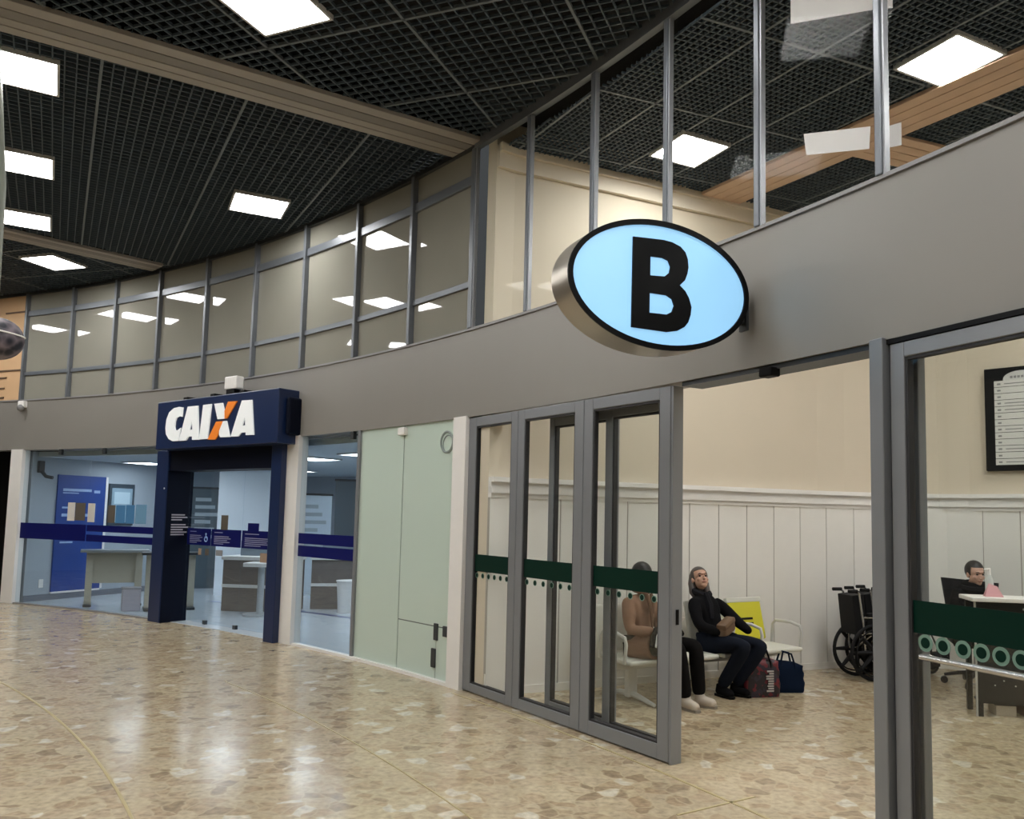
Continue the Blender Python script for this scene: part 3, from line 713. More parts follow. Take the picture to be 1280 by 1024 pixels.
MB().box(-.22, .22, -.2, .2, .74, .80, bev=.01).build('table_top', M_WHITE, tb); MB().tube([(0, 0, .03), (0, 0, .75)], .05, 12).build('column', mat('pale_grey', (.45, .48, .5), .4), tb, True); MB().disc((0, 0, .015), (0, 0, 1), .25, .03).build('foot', mat('pale_grey', (.45, .48, .5), .4), tb)
# partitions and lit screens deeper in the bank
def partition(nm, xy, ang, w_, h_, m, label, rows=0):
    o = empty(nm, Matrix.Translation((xy[0], xy[1], .006)) @ rotz(ang), label, 'partition'); MB().box(-w_ / 2, w_ / 2, 0, .08, 0, h_).build('panel', m, o)
    MB().box(-w_ / 2 - .02, w_ / 2 + .02, -.01, .09, h_, h_ + .04).build('cap', M_DARKMETAL, o)
    for i in range(rows): MB().box(-w_ * .38, w_ * (.1 + .25 * ((i * 7) % 3) / 2), -.006, -.001, h_ - .25 - i * .15, h_ - .18 - i * .15).build('pale_row', mat('pale_strip', (.40, .46, .50), .5), o)
    return o
partition('partition', (-5.55, 15.6), 20, 1.05, 2.36, mat('partition_white', (.80, .86, .92), .5), 'tall white partition in the bank behind the right half of the portal doors')
partition('partition', (-6.75, 16.7), 22, .62, 2.0, mat('partition_dark', (.09, .12, .14), .4), 'dark board with pale strips deep in the bank behind the left portal door', 6)  # pale rows paint in the whitish sign reflections over this dark area
partition('partition', (-3.50, 14.9), 15, .42, 2.15, mat('partition_dark', (.09, .12, .14), .4), 'dark upright board deep in the bank behind the narrow glass pane')
partition('partition', (-4.35, 15.9), 15, .62, 1.9, mat('partition_pale', (.62, .72, .80), .5), 'pale partition with strips deep in the bank, left of the dark upright board', 7)
place_light(pb, (-7.15, 14.9), 66, 2.412, 'flat ceiling light glowing inside the bank', 'ceiling lights inside the bank')
pl = empty('planter', (-3.05, 13.2, .006), 'small white cylinder bin beside the counter behind the narrow glass pane', 'bin')
MB().tube([(0, 0, 0), (0, 0, .5)], [.13, .16], 16).build('body', M_WHITE, pl, True); MB().ring((0, 0, .5), (0, 0, 1), .16, .012).build('rim', M_WHITE, pl)

# ---------------------------------------------------------- small things on the left edge
sd = empty('security_camera', frame(66.95, RHO - .02, 3.22), 'small white dome camera on the header below the peach panel', 'security camera')
MB().box(-.07, .07, -.06, .03, 0, .11, bev=.02).build('housing', M_WHITE, sd); MB().ball((.02, -.06, -.01), .055).build('dome', mat('dome_grey', (.2, .2, .2), .2), sd, True)
mu = empty('wall_lettering', frame(67.75, 20.895, HT), 'dark line marks on the peach wall panel at far left', 'sign')
for x0, x1, z in ((-.65, .12, .52), (-.8, -.22, .40), (-.8, -.25, .22), (-.8, -.25, .06), (-.35, .18, 1.52)):
    MB().box(x0, x1, -.012, .004, z, z + .025).build('line', mat('line_brown', (.12, .07, .04), .6), mu)
hang = Vector((-.6655 * 6.1, 6.1, 1.6 + .2036 * 6.1))
ho = empty('hanging_ornament', hang, 'dark mottled ball hanging on a tapering pale tube at the left edge', 'ornament')
mbm = bpy.data.materials.new('mottled'); mbm.use_nodes = True; nt = mbm.node_tree
vv = nt.nodes.new('ShaderNodeTexVoronoi'); vv.inputs['Scale'].default_value = 14; cr = nt.nodes.new('ShaderNodeValToRGB')
cr.color_ramp.elements[0].color = (.004, .005, .014, 1); cr.color_ramp.elements[1].color = (.16, .13, .15, 1); cr.color_ramp.elements[0].position = .35; cr.color_ramp.elements[1].position = .8
tc = nt.nodes.new('ShaderNodeTexCoord'); nt.links.new(tc.outputs['Object'], vv.inputs['Vector']); nt.links.new(vv.outputs['Distance'], cr.inputs[0]); nt.links.new(cr.outputs[0], nt.nodes['Principled BSDF'].inputs['Base Color'])
b_ = MB().ball((-.08, 0, 0), .185, .185, .165, 20, 14)
for v in b_.bm.verts: v.co *= 1 + .08 * sin(9 * v.co.x + 5 * v.co.z) * cos(8 * v.co.y)
b_.build('ball', mbm, ho, True)
MB().tube([(-.19, 0, .14), (-.19, 0, 1.2), (-.28, 0, HC - hang.z)], [.10, .085, .05], 14).build('tube', mat('pale_green_tube', (.23, .25, .21), .5), ho, True)
MB().ring((-.08, 0, .06), (0.15, 0, 1), .19, .006, 28).build('band', M_WHITE, ho)

# ================================================================== WAITING HALL
# ---------------------------------------------------------- directory board
dW = (Vector(WALL[10]) - Vector(WALL[9])).normalized(); angW = math.degrees(atan2(dW.y, dW.x))
DIRO = Vector(WALL[9]) + dW * .19
Mdir = Matrix.Translation((DIRO.x, DIRO.y, 0)) @ rotz(angW)
db = empty('directory_board', Mdir @ T(0, -.02, 2.2), 'black framed directory board with white name strips on the beige hall wall', 'board')
BWD, BHT = .72, 1.13
MB().box(0, BWD, -.05, .02, 0, BHT, bev=.006).build('frame', M_BLACK, db)
ar = [(.19 + .17 * (1 - cos(pi * i / 16)), 1.0 + .085 * sin(pi * i / 16)) for i in range(17)]
MB().prism(ar + [(.53, .985), (.19, .985)], -.054, -.05).build('header_plate', mat('plate_grey', (.55, .55, .53), .5), db)
for i in range(13):
    MB().box(.10, BWD - .10, -.056, -.05, .985 - (i + 1) * .0715 + .006, .985 - i * .0715).build('name_strip', mat('strip_grey', (.62, .62, .58), .5), db)
tx = MB()
for i in range(13):
    z = .985 - (i + .62) * .0715
    tx.box(.13, .165, -.0575, -.0555, z, z + .018)
    if i in (0, 3, 4, 7, 10, 12): tx.box(.20, .20 + (.3, .34, .22, .17, .33, .25)[(0, 3, 4, 7, 10, 12).index(i)], -.0575, -.0555, z + .004, z + .014)
for k in range(6): tx.box(.26 + k * .035, .285 + k * .035, -.0555, -.0535, 1.005, 1.03)
tx.build('print', mat('strip_print', (.22, .22, .22), .6), db)

# ---------------------------------------------------------- beam seating
M_SEAT = mat('seat_white', (.62, .62, .55), .4); M_SMET = mat('seat_metal', (.66, .66, .64), .3, metal=.2)
BA = 30.0
Mb = Matrix.Translation((1.53, 7.79, 0)) @ rotz(BA)      # local x along the row, -y = facing
bench = empty('waiting_bench', Mb, 'white beam bench with arm rests by the boarded wall', 'bench')
MB().box(-1.02, 1.08, -.03, .03, .27, .33, bev=.008).build('beam', M_SMET, bench)
SEATX = (-.78, -.25, .28, .82)
for sx in SEATX:
    s = MB(); s.box(sx - .235, sx + .235, -.28, .20, .345, .385, bev=.015)
    s.build('seat', M_SEAT, bench)
    yel = sx > .7
    mb = MB(); mb.box(-.23, .23, -.02, .02, 0, .42, T(sx, .21, .40) @ Matrix.Rotation(R(-14), 4, 'X'), bev=.02)
    bk = mb.build('backrest', mat('seat_yellow', (.60, .56, .03), .4) if yel else M_SEAT, bench, label='yellow backrest with white edge' if yel else None)
    if yel:
        MB().box(-.235, .235, -.024, .024, .375, .428, T(sx, .21, .40) @ Matrix.Rotation(R(-14), 4, 'X'), bev=.01).build('top_edge', M_SEAT, bk)
        tx = MB()
        for z in (.15, .20): tx.box(-.10, .08, -.024, -.02, z, z + .022, T(sx, .21, .40) @ Matrix.Rotation(R(-14), 4, 'X'))
        tx.build('print', M_BLACK, bk)
for x in (-1.03, .55, 1.08):
    MB().tube([(x, .16, .36), (x, .14, .56), (x, .10, .60), (x, -.10, .605), (x, -.22, .58), (x, -.24, .52), (x, -.22, .36)], .016, 8).build('arm_rest', M_SMET, bench, True)
for x in (-.80, .62):
    lg = MB(); lg.box(x - .05, x + .05, -.03, .03, .03, .28, bev=.008)
    lg.build('leg', M_SMET, bench)
    MB().tube([(x, -.34, .02), (x, -.16, .045), (x, 0, .06), (x, .16, .045), (x, .30, .02)], [.016, .024, .03, .024, .016], 8).build('foot', M_SMET, bench, True)

# ---------------------------------------------------------- people
SKIN = mat('skin', (.52, .31, .22), .5, noise=.06, nscale=12)
SKIN2 = mat('skin_light', (.60, .37, .28), .5, noise=.06, nscale=12)
def skin_mesh(nodes, edges, levels=2, root=0):
    me = bpy.data.meshes.new('sk'); me.from_pydata([n[0] for n in nodes], edges, [])
    o = bpy.data.objects.new('sk', me); col.objects.link(o)
    mod = o.modifiers.new('s', 'SKIN'); mod.branch_smoothing = .6
    for i, n in enumerate(nodes):
        r = n[1]; r = r if isinstance(r, tuple) else (r, r)
        me.skin_vertices[0].data[i].radius = r
        me.skin_vertices[0].data[i].use_root = (i == root)
    if levels:
        sb = o.modifiers.new('b', 'SUBSURF'); sb.levels = levels; sb.render_levels = levels
    dg = bpy.context.evaluated_depsgraph_get(); ev = o.evaluated_get(dg)
    out = bpy.data.meshes.new_from_object(ev); bpy.data.objects.remove(o); bpy.data.meshes.remove(me); return out
def remeshed(mb, vox):
    me = bpy.data.meshes.new('rm'); bmesh.ops.recalc_face_normals(mb.bm, faces=mb.bm.faces); mb.bm.to_mesh(me); mb.bm.free()
    o = bpy.data.objects.new('rm', me); col.objects.link(o)
    m = o.modifiers.new('r', 'REMESH'); m.mode = 'VOXEL'; m.voxel_size = vox; m.use_smooth_shade = True
    s = o.modifiers.new('sm', 'SMOOTH'); s.iterations = 2; s.factor = .4
    dg = bpy.context.evaluated_depsgraph_get(); out = bpy.data.meshes.new_from_object(o.evaluated_get(dg))
    bpy.data.objects.remove(o); bpy.data.meshes.remove(me)
    t = bmesh.new(); t.from_mesh(out); left = set(t.verts); best = []
    while left:                                    # keep the one continuous surface, drop stray crumbs
        st = [left.pop()]; isl = [st[0]]
        while st:
            v = st.pop()
            for e in v.link_edges:
                w_ = e.other_vert(v)
                if w_ in left: left.discard(w_); isl.append(w_); st.append(w_)
        if len(isl) > len(best): best = isl
    keep = set(best); bmesh.ops.delete(t, geom=[v for v in t.verts if v not in keep], context='VERTS'); t.to_mesh(out); t.free()
    return out
def V(*a): return Vector(a)
def head_parts(mb, M):
    """head shape; local: +y face, z up, origin at the middle of the head"""
    mb.ball((0, -.012, .028), .074, .093, .088, 20, 14, M)      # skull
    mb.ball((0, .018, -.035), .060, .070, .072, 18, 12, M)      # face
    mb.ball((0, .055, -.088), .030, .026, .024, 12, 8, M)       # chin
    mb.ball((0, .090, -.022), .011, .016, .026, 10, 8, M)       # nose
    mb.ball((0, .098, -.036), .014, .013, .010, 10, 8, M)
    mb.ball((0, .078, .022), .045, .016, .012, 12, 8, M)        # brow
    mb.ball((0, .082, -.062), .022, .010, .009, 10, 8, M)       # lips
    for s in (-1, 1):
        mb.ball((s * .074, -.008, -.012), .010, .018, .030, 10, 8, M)
        mb.ball((s * .040, .058, -.030), .020, .020, .018, 10, 8, M)
def hand(mb, wrist, direction, up, size=1.0, curl=.5, side=1):
    """palm with five fingers; direction = where the fingers point"""
    d = Vector(direction).normalized(); u = Vector(up); u = (u - d * u.dot(d)).normalized(); x = d.cross(u) * side
    w0 = Vector(wrist); k = size
    palm = [(w0, .024 * k), (w0 + d * .045 * k, (.038 * k, .018 * k)), (w0 + d * .085 * k, (.038 * k, .016 * k))]
    mb.tube([p for p, r in palm], [.022 * k, .032 * k, .030 * k], 10)
    for i, (off, ln) in enumerate(((-.030, .062), (-.010, .072), (.010, .067), (.029, .052))):
        b = w0 + d * .082 * k + x * off * k
        p1 = b + (d * cos(curl * .6) - u * sin(curl * .6)) * ln * .45 * k
        p2 = p1 + (d * cos(curl * 1.4) - u * sin(curl * 1.4)) * ln * .32 * k
        p3 = p2 + (d * cos(curl * 2.1) - u * sin(curl * 2.1)) * ln * .25 * k
        mb.tube([b - d * .02 * k, p1, p2, p3], [.0095 * k, .0090 * k, .0080 * k, .0065 * k], 8)
    b = w0 + d * .03 * k - x * .025 * k
    mb.tube([b, b - x * .03 * k + d * .03 * k - u * .01 * k, b - x * .036 * k + d * .062 * k - u * .02 * k], [.012 * k, .0105 * k, .0085 * k], 8)
def person(nm, M, label, J, skin, headM, hair, top_m, leg_m, shoe_m, vox=.011, belly=.13, hem=.0, hands=True, hair_m=None, wide=1.0):
    """J: joints in the person's own frame (+y faced, +x the person's right)"""
    o = empty(nm, M, label, 'person')
    # body
    mb = MB(); nd = []; ed = []
    def add(p, r, par=None):
        nd.append((Vector(p), r)); i = len(nd) - 1
        if par is not None: ed.append((par, i))
        return i
    pel = add(J['pelvis'], (.13 * wide, .10)); wa = add((Vector(J['pelvis']) + Vector(J['chest'])) / 2, (belly * wide, belly * .82), pel)
    ch = add(J['chest'], (.145 * wide, .105), wa); nk = add(J['neck'], .055, ch); add(headM @ Vector((0, -.01, -.06)), .048, nk)
    for s in ('r', 'l'):
        sh = add(J['sh_' + s], .052, ch); el = add(J['el_' + s], .040, sh); add(J['wr_' + s], .026, el)
        hp = add(J['hip_' + s], .082, pel); kn = add(J['kn_' + s], .058, hp); ca = add(Vector(J['kn_' + s]).lerp(Vector(J['an_' + s]), .35), .056, kn); an = add(J['an_' + s], .036, ca)
        ft = add(Vector(J['an_' + s]) + Vector(J['toe_' + s]) * .5 + Vector((0, 0, -.045)), (.035, .028), an); add(Vector(J['an_' + s]) + Vector(J['toe_' + s]) + Vector((0, 0, -.055)), (.033, .022), ft)
    mb.merge(skin_mesh(nd, ed)); head_parts(mb, headM)
    if hands:
        for s, sd in (('r', 1), ('l', -1)):
            hand(mb, J['wr_' + s], J.get('hd_' + s, Vector(J['wr_' + s]) - Vector(J['el_' + s])), J.get('hu_' + s, (0, 0, 1)), 1.0, J.get('curl', .5), sd)
    me = remeshed(mb, .0052); me.materials.clear(); me.materials.append(skin); link('body', me, o)
    # top garment
    mb = MB(); nd.clear(); ed.clear(); g = .016
    up = (Vector(J['chest']) - Vector(J['pelvis'])).normalized()
    pel = add(Vector(J['pelvis']) + up * .0, (.155 * wide, .125)); wa = add((Vector(J['pelvis']) + Vector(J['chest'])) / 2, ((belly + .02) * wide, belly * .82 + .02), pel)
    ch = add(J['chest'], (.165 * wide, .125), wa); add(Vector(J['neck']) - up * .005, .074, ch)
    for s in ('r', 'l'):
        sh = add(J['sh_' + s], .072, ch); el = add(J['el_' + s], .057, sh); add(Vector(J['wr_' + s]).lerp(Vector(J['el_' + s]), .12), .040, el)
    mb.merge(skin_mesh(nd, ed))
    if hem:
        for s in ('r', 'l'):
            hp, kn = Vector(J['hip_' + s]), Vector(J['kn_' + s]); mb.tube([hp - (kn - hp) * .15, hp.lerp(kn, .2), hp.lerp(kn, hem)], [.118, .118, .108], 16)
    me = remeshed(mb, vox); me.materials.clear(); me.materials.append(top_m); link('jacket', me, o)
    # trousers
    mb = MB(); nd.clear(); ed.clear()
    pel = add(J['pelvis'], (.145 * wide, .118))
    for s in ('r', 'l'):
        hp = add(J['hip_' + s], .100, pel); kn = add(J['kn_' + s], .074, hp); ca = add(Vector(J['kn_' + s]).lerp(Vector(J['an_' + s]), .35), .070, kn); add(Vector(J['an_' + s]) + Vector((0, 0, -.01)), .060, ca)
    mb.merge(skin_mesh(nd, ed)); me = remeshed(mb, vox); me.materials.clear(); me.materials.append(leg_m); link('trousers', me, o)
    for s in ('r', 'l'):
        mb = MB(); a = Vector(J['an_' + s]); t = Vector(J['toe_' + s])
        mb.tube([a + V(0, 0, .02), a + V(0, 0, -.02)], [.044, .048], 12)
        mb.tube([a - t * .28 + V(0, 0, -.045), a + V(0, 0, -.035), a + t * .5 + V(0, 0, -.045), a + t * .95 + V(0, 0, -.052), a + t * 1.12 + V(0, 0, -.06)], [.038, .050, .046, .042, .022], 12)
        me = remeshed(mb, .010)
        zmin = .006
        for v in me.vertices:
            if v.co.z < zmin: v.co.z = zmin
        me.materials.clear(); me.materials.append(shoe_m); sh_o = link('shoe', me, o)
        sole = MB(); d = t.normalized(); px = Vector((-d.y, d.x, 0))
        pts_ = [a - t * .42 + px * .03, a - t * .42 - px * .03, a + t * .4 - px * .046, a + t * 1.15 - px * .03, a + t * 1.25, a + t * 1.15 + px * .03, a + t * .4 + px * .046]
        sole.slab([(p.x, p.y) for p in pts_], 0, .022); sole.build('sole', M_BLACK if shoe_m.name != 'shoe_pale' else mat('sole_grey', (.25, .22, .18), .6), sh_o)
    # face
    for s in (-1, 1):
        e = MB(); e.ball((s * .030, .074, .002), .012, .010, .009, 10, 8, headM); eo = e.build('eye', mat('eye_dark', (.03, .02, .018), .3), o, True)
        b = MB(); b.tube([(s * .014, .088, .020), (s * .030, .087, .025), (s * .046, .074, .020)], .0042, 6, headM); b.build('eyebrow', hair_m, o, True)
    m = MB(); m.tube([(-.022, .085, -.062), (0, .093, -.062), (.022, .085, -.062)], [.003, .005, .003], 6, headM); m.build('mouth', mat('lip', (.30, .10, .08), .5), o, True)
    hair(o, headM)
    return o
def hair_cap(o, HM, m, extra=()):
    mb = MB(); mb.ball((0, -.020, .034), .083, .098, .096, 24, 18)
    geom = [v for v in mb.bm.verts if v.co.y > .035 and v.co.z < .062 - .0 or v.co.z < -.075 or (v.co.y > .0 and v.co.z < -.02)]
    bmesh.ops.delete(mb.bm, geom=geom, context='VERTS')
    r = bmesh.ops.solidify(mb.bm, geom=list(mb.bm.faces), thickness=.010)
    bmesh.ops.transform(mb.bm, matrix=HM, verts=mb.bm.verts)
    for pts_, rr in extra: mb.tube(pts_, rr, 10, HM)
    mb.build('hair', m, o, True)

HAIR_G = mat('hair_dark_grey', (.075, .062, .055), .5, noise=.4, nscale=40); HAIR_B = mat('hair_black', (.012, .010, .010), .45)
BLACKC = mat('cloth_black', (.006, .006, .007), .9, spec=.1); DENIM = mat('denim_navy', (.010, .013, .022), .9, spec=.1, noise=.15, nscale=30)
TAN = mat('coat_tan', (.25, .135, .085), .85, noise=.08); BTROU = mat('trouser_black', (.006, .0055, .0055), .9, spec=.1)

# woman in black, head tilted back
FA = -51.0
Mp = Matrix.Translation(Mb @ Vector((.13, -.02, 0))) @ rotz(FA - 90)
Jw = dict(pelvis=V(0, .02, .47), chest=V(-.0, -.10, .75), neck=V(0, -.15, .915), sh_r=V(.165, -.10, .83), sh_l=V(-.165, -.10, .82),
          el_r=V(.23, .03, .62), wr_r=V(.10, .23, .565), el_l=V(-.24, .10, .64), wr_l=V(-.15, .34, .56),
          hip_r=V(.085, .06, .45), hip_l=V(-.085, .06, .45), kn_r=V(.10, .46, .49), kn_l=V(-.12, .48, .48), an_r=V(.11, .19, .09), an_l=V(-.03, .24, .09), toe_r=V(.02, .13, 0), toe_l=V(-.02, .13, 0), curl=.9, hd_l=V(.1, .9, -.5))
HMw = Matrix.Translation((0, -.155, 1.03)) @ Matrix.Rotation(R(-26), 4, 'Z') @ Matrix.Rotation(R(27), 4, 'X')
wo = person('person', Mp, 'seated woman in black jacket with long dark hair, head tilted back, brown handbag on lap', Jw, SKIN, HMw,
       lambda o, HM: hair_cap(o, HM, HAIR_G, (([(0.045, -.06, .06), (.07, -.05, -.03), (.072, -.055, -.12), (.06, -.04, -.19)], [.03, .036, .034, .018]), ([(-.045, -.06, .06), (-.07, -.05, -.03), (-.07, -.05, -.12), (-.06, -.04, -.18)], [.03, .036, .034, .018]), ([(0, -.09, .03), (0, -.095, -.06), (0, -.08, -.15)], [.05, .055, .04]))),
       BLACKC, DENIM, BLACKC, hair_m=HAIR_G)
sf = MB(); sf.ring((0, -.135, .905), (0, .35, 1), .075, .032, 20, 8); sf.tube([(.03, -.06, .90), (.05, .01, .80), (.06, .04, .68)], [.03, .034, .02], 8)
sf.build('scarf', mat('scarf_charcoal', (.014, .014, .017), .9, spec=.1), wo, True)
hb = empty('handbag', Mp @ T(.02, .19, .55) @ rotz(12), 'small brown handbag on the lap of the woman in black', 'handbag')
MB().box(-.11, .11, -.045, .045, 0, .13, Matrix.Rotation(R(18), 4, 'Y'), bev=.03, seg=3).build('body', mat('leather_tan', (.20, .125, .075), .5, noise=.1), hb, True)
MB().box(-.111, .111, -.05, .051, .075, .135, Matrix.Rotation(R(18), 4, 'Y'), bev=.02, seg=2).build('flap', mat('leather_brown', (.15, .09, .05), .5), hb, True)

# person in tan coat at the near end
Mp1 = Matrix.Translation(Mb @ Vector((-.70, .0, 0))) @ rotz(FA - 90 + 8)
J1 = dict(pelvis=V(0, .0, .47), chest=V(0, -.03, .78), neck=V(0, -.01, .965), sh_r=V(.165, -.02, .87), sh_l=V(-.165, -.02, .87),
          el_r=V(.21, .04, .62), wr_r=V(.12, .27, .63), el_l=V(-.21, .06, .62), wr_l=V(-.08, .28, .62),
          hip_r=V(.085, .05, .46), hip_l=V(-.085, .05, .46), kn_r=V(.11, .47, .53), kn_l=V(-.13, .49, .52), an_r=V(.03, .50, .09), an_l=V(-.15, .52, .09), toe_r=V(.04, .13, 0), toe_l=V(-.02, .13, 0), curl=.9)
HM1 = Matrix.Translation((0, .02, 1.08)) @ Matrix.Rotation(R(-12), 4, 'X')
p1 = person('person', Mp1, 'seated person in tan coat and black trousers, behind the green tape of the glass door', J1, SKIN2, HM1,
       lambda o, HM: hair_cap(o, HM, HAIR_B, (([(0, -.08, .03), (0, -.085, -.05), (0, -.07, -.09)], [.05, .05, .03]),)),
       TAN, BTROU, mat('shoe_pale', (.50, .44, .36), .6), hair_m=HAIR_B, hem=.42)
cl = MB(); cl.ring((0, -.005, .955), (0, .25, 1), .070, .020, 20, 8); cl.tube([(.035, .085, .93), (.03, .115, .86), (.01, .125, .76), (.0, .13, .62)], [.016, .018, .014, .010], 8); cl.tube([(-.035, .085, .93), (-.03, .115, .86), (-.01, .125, .76)], [.016, .018, .014], 8)
cl.build('collar', mat('collar_brown', (.17, .09, .055), .9), p1, True)
jk = empty('folded_scarf', Mp1 @ T(.04, .33, .60) @ rotz(20), 'black and white striped cloth on the lap of the person in the tan coat', 'scarf')
for i, m in enumerate((BLACKC, M_WHITE, BLACKC, M_WHITE, BLACKC)):
    MB().tube([(-.13, -.10 + i * .045, .0), (-.05, -.10 + i * .045, .035), (.05, -.10 + i * .045, .04), (.13, -.10 + i * .045, -.01), (.16, -.10 + i * .045, -.09)], .026, 8).build('fold', m, jk, True)
# white papers in the hand
MB().box(-.06, .06, -.002, .002, 0, .12, Mp1 @ T(.03, .38, .66) @ Matrix.Rotation(R(-35), 4, 'X')).build('leaflet', M_PAPER, label='white leaflet held by the person in the tan coat', cat='leaflet')

# receptionist
Mp2 = Matrix.Translation((4.30, 8.20, .03)) @ rotz(180 - 8 + 14)
J2 = dict(pelvis=V(0, 0, .50), chest=V(0, .02, .80), neck=V(0, .03, 1.0), sh_r=V(.17, .02, .92), sh_l=V(-.17, .02, .92), el_r=V(.24, .10, .66), wr_r=V(.14, .32, .70), el_l=V(-.24, .10, .66), wr_l=V(-.14, .32, .70),
          hip_r=V(.085, .05, .49), hip_l=V(-.085, .05, .49), kn_r=V(.10, .45, .52), kn_l=V(-.10, .45, .52), an_r=V(.10, .42, .09), an_l=V(-.10, .42, .09), toe_r=V(.02, .13, 0), toe_l=V(-.02, .13, 0), curl=.7)
HM2 = Matrix.Translation((0, .06, 1.095)) @ Matrix.Rotation(R(-4), 4, 'X')
p2 = person('person', Mp2, 'receptionist in dark top with short dark hair seated behind the desk', J2, SKIN2, HM2, lambda o, HM: hair_cap(o, HM, HAIR_B), BLACKC, BTROU, BLACKC, hair_m=HAIR_B)
cl = MB(); cl.ring((0, .03, .985), (0, .2, 1), .072, .034, 20, 8); cl.ring((0, .025, .94), (0, .1, 1), .10, .045, 20, 8); cl.build('collar', BLACKC, p2, True)

# ---------------------------------------------------------- bags on the floor
def bag(nm, xy, ang, w_, d_, h_, m, trim_m, label, print_m=None, slump=0.0):
    o = empty(nm, Matrix.Translation((xy[0], xy[1], .002)) @ rotz(ang), label, 'bag')
    mb = MB(); rings = []
    for i in range(13):
        k = i / 12; fx = (1 - .10 * k) * (1 - .25 * max(0, .12 - k) / .12 * .5) * (1 - .5 * max(0, k - .93) / .07); fy = (1 - .35 * k) * (1 - .25 * max(0, .12 - k) / .12 * .5) * (1 - .7 * max(0, k - .9) / .1)
        row = []
        for j in range(28):
            a = 2 * pi * j / 28; ca, sa = cos(a), sin(a)
            x = w_ / 2 * math.copysign(abs(ca) ** .4, ca) * fx; y = d_ / 2 * math.copysign(abs(sa) ** .4, sa) * fy
            row.append(mb.bm.verts.new((x + .006 * sin(20 * k + x * 9), y + .006 * sin(25 * x) * k, h_ * k - slump * k * (.5 + x / w_))))
        rings.append(row)
    for r0, r1 in zip(rings, rings[1:]):
        for j in range(28): mb.bm.faces.new([r0[j], r0[(j + 1) % 28], r1[(j + 1) % 28], r1[j]])
    mb.bm.faces.new(rings[0][::-1]); mb.bm.faces.new(rings[-1])
    mb.build('body', m, o, True)
    for s in (-1, 1):
        y = s * d_ * .30
        MB().tube([(-w_ * .22, y, h_ * .55), (-w_ * .2, y * 1.0, h_ * .9), (-w_ * .12, y * .7, h_ + .07), (w_ * .12, y * .7, h_ + .07 - slump * .5), (w_ * .2, y, h_ * .9 - slump * .5), (w_ * .22, y, h_ * .55)], .010, 8).build('handle', trim_m, o, True)
    if print_m:
        tx = MB(); rr = random.Random(3)
        for i in range(9): tx.box(w_ * .08 + rr.uniform(-.02, .02), w_ * .24, -d_ / 2 - .003 + .0, -d_ / 2 + .004, .05 + i * .022, .063 + i * .022, Matrix.Shear('XZ', 4, (0, .0)) if False else None)
        tx.build('print', print_m, o)
    return o
RED = bpy.data.materials.new('red_check'); RED.use_nodes = True; nt = RED.node_tree
vv = nt.nodes.new('ShaderNodeTexVoronoi'); vv.inputs['Scale'].default_value = 26; cr = nt.nodes.new('ShaderNodeValToRGB'); tc = nt.nodes.new('ShaderNodeTexCoord')
cr.color_ramp.interpolation = 'CONSTANT'
cr.color_ramp.elements[0].color = (.012, .008, .010, 1); cr.color_ramp.elements[1].position = .45; cr.color_ramp.elements[1].color = (.13, .010, .018, 1)
e_ = cr.color_ramp.elements.new(.75); e_.color = (.022, .016, .03, 1)
sp = nt.nodes.new('ShaderNodeSeparateColor'); nt.links.new(tc.outputs['Object'], vv.inputs['Vector']); nt.links.new(vv.outputs['Color'], sp.inputs[0]); nt.links.new(sp.outputs[0], cr.inputs[0]); nt.links.new(cr.outputs[0], nt.nodes['Principled BSDF'].inputs['Base Color'])
bag('tote_bag', (2.06, 7.68), 14, .36, .18, .34, RED, BLACKC, 'dark red patterned tote bag on the floor beside the woman in black', mat('print_pale', (.45, .42, .40), .7))
bag('tote_bag', (2.36, 7.90), 4, .34, .18, .30, mat('cloth_navy', (.004, .010, .026), .9, spec=.1, noise=.2, nscale=10), mat('cloth_navy', (.008, .018, .045)), 'dark navy tote bag on the floor next to the red bag', slump=.04)

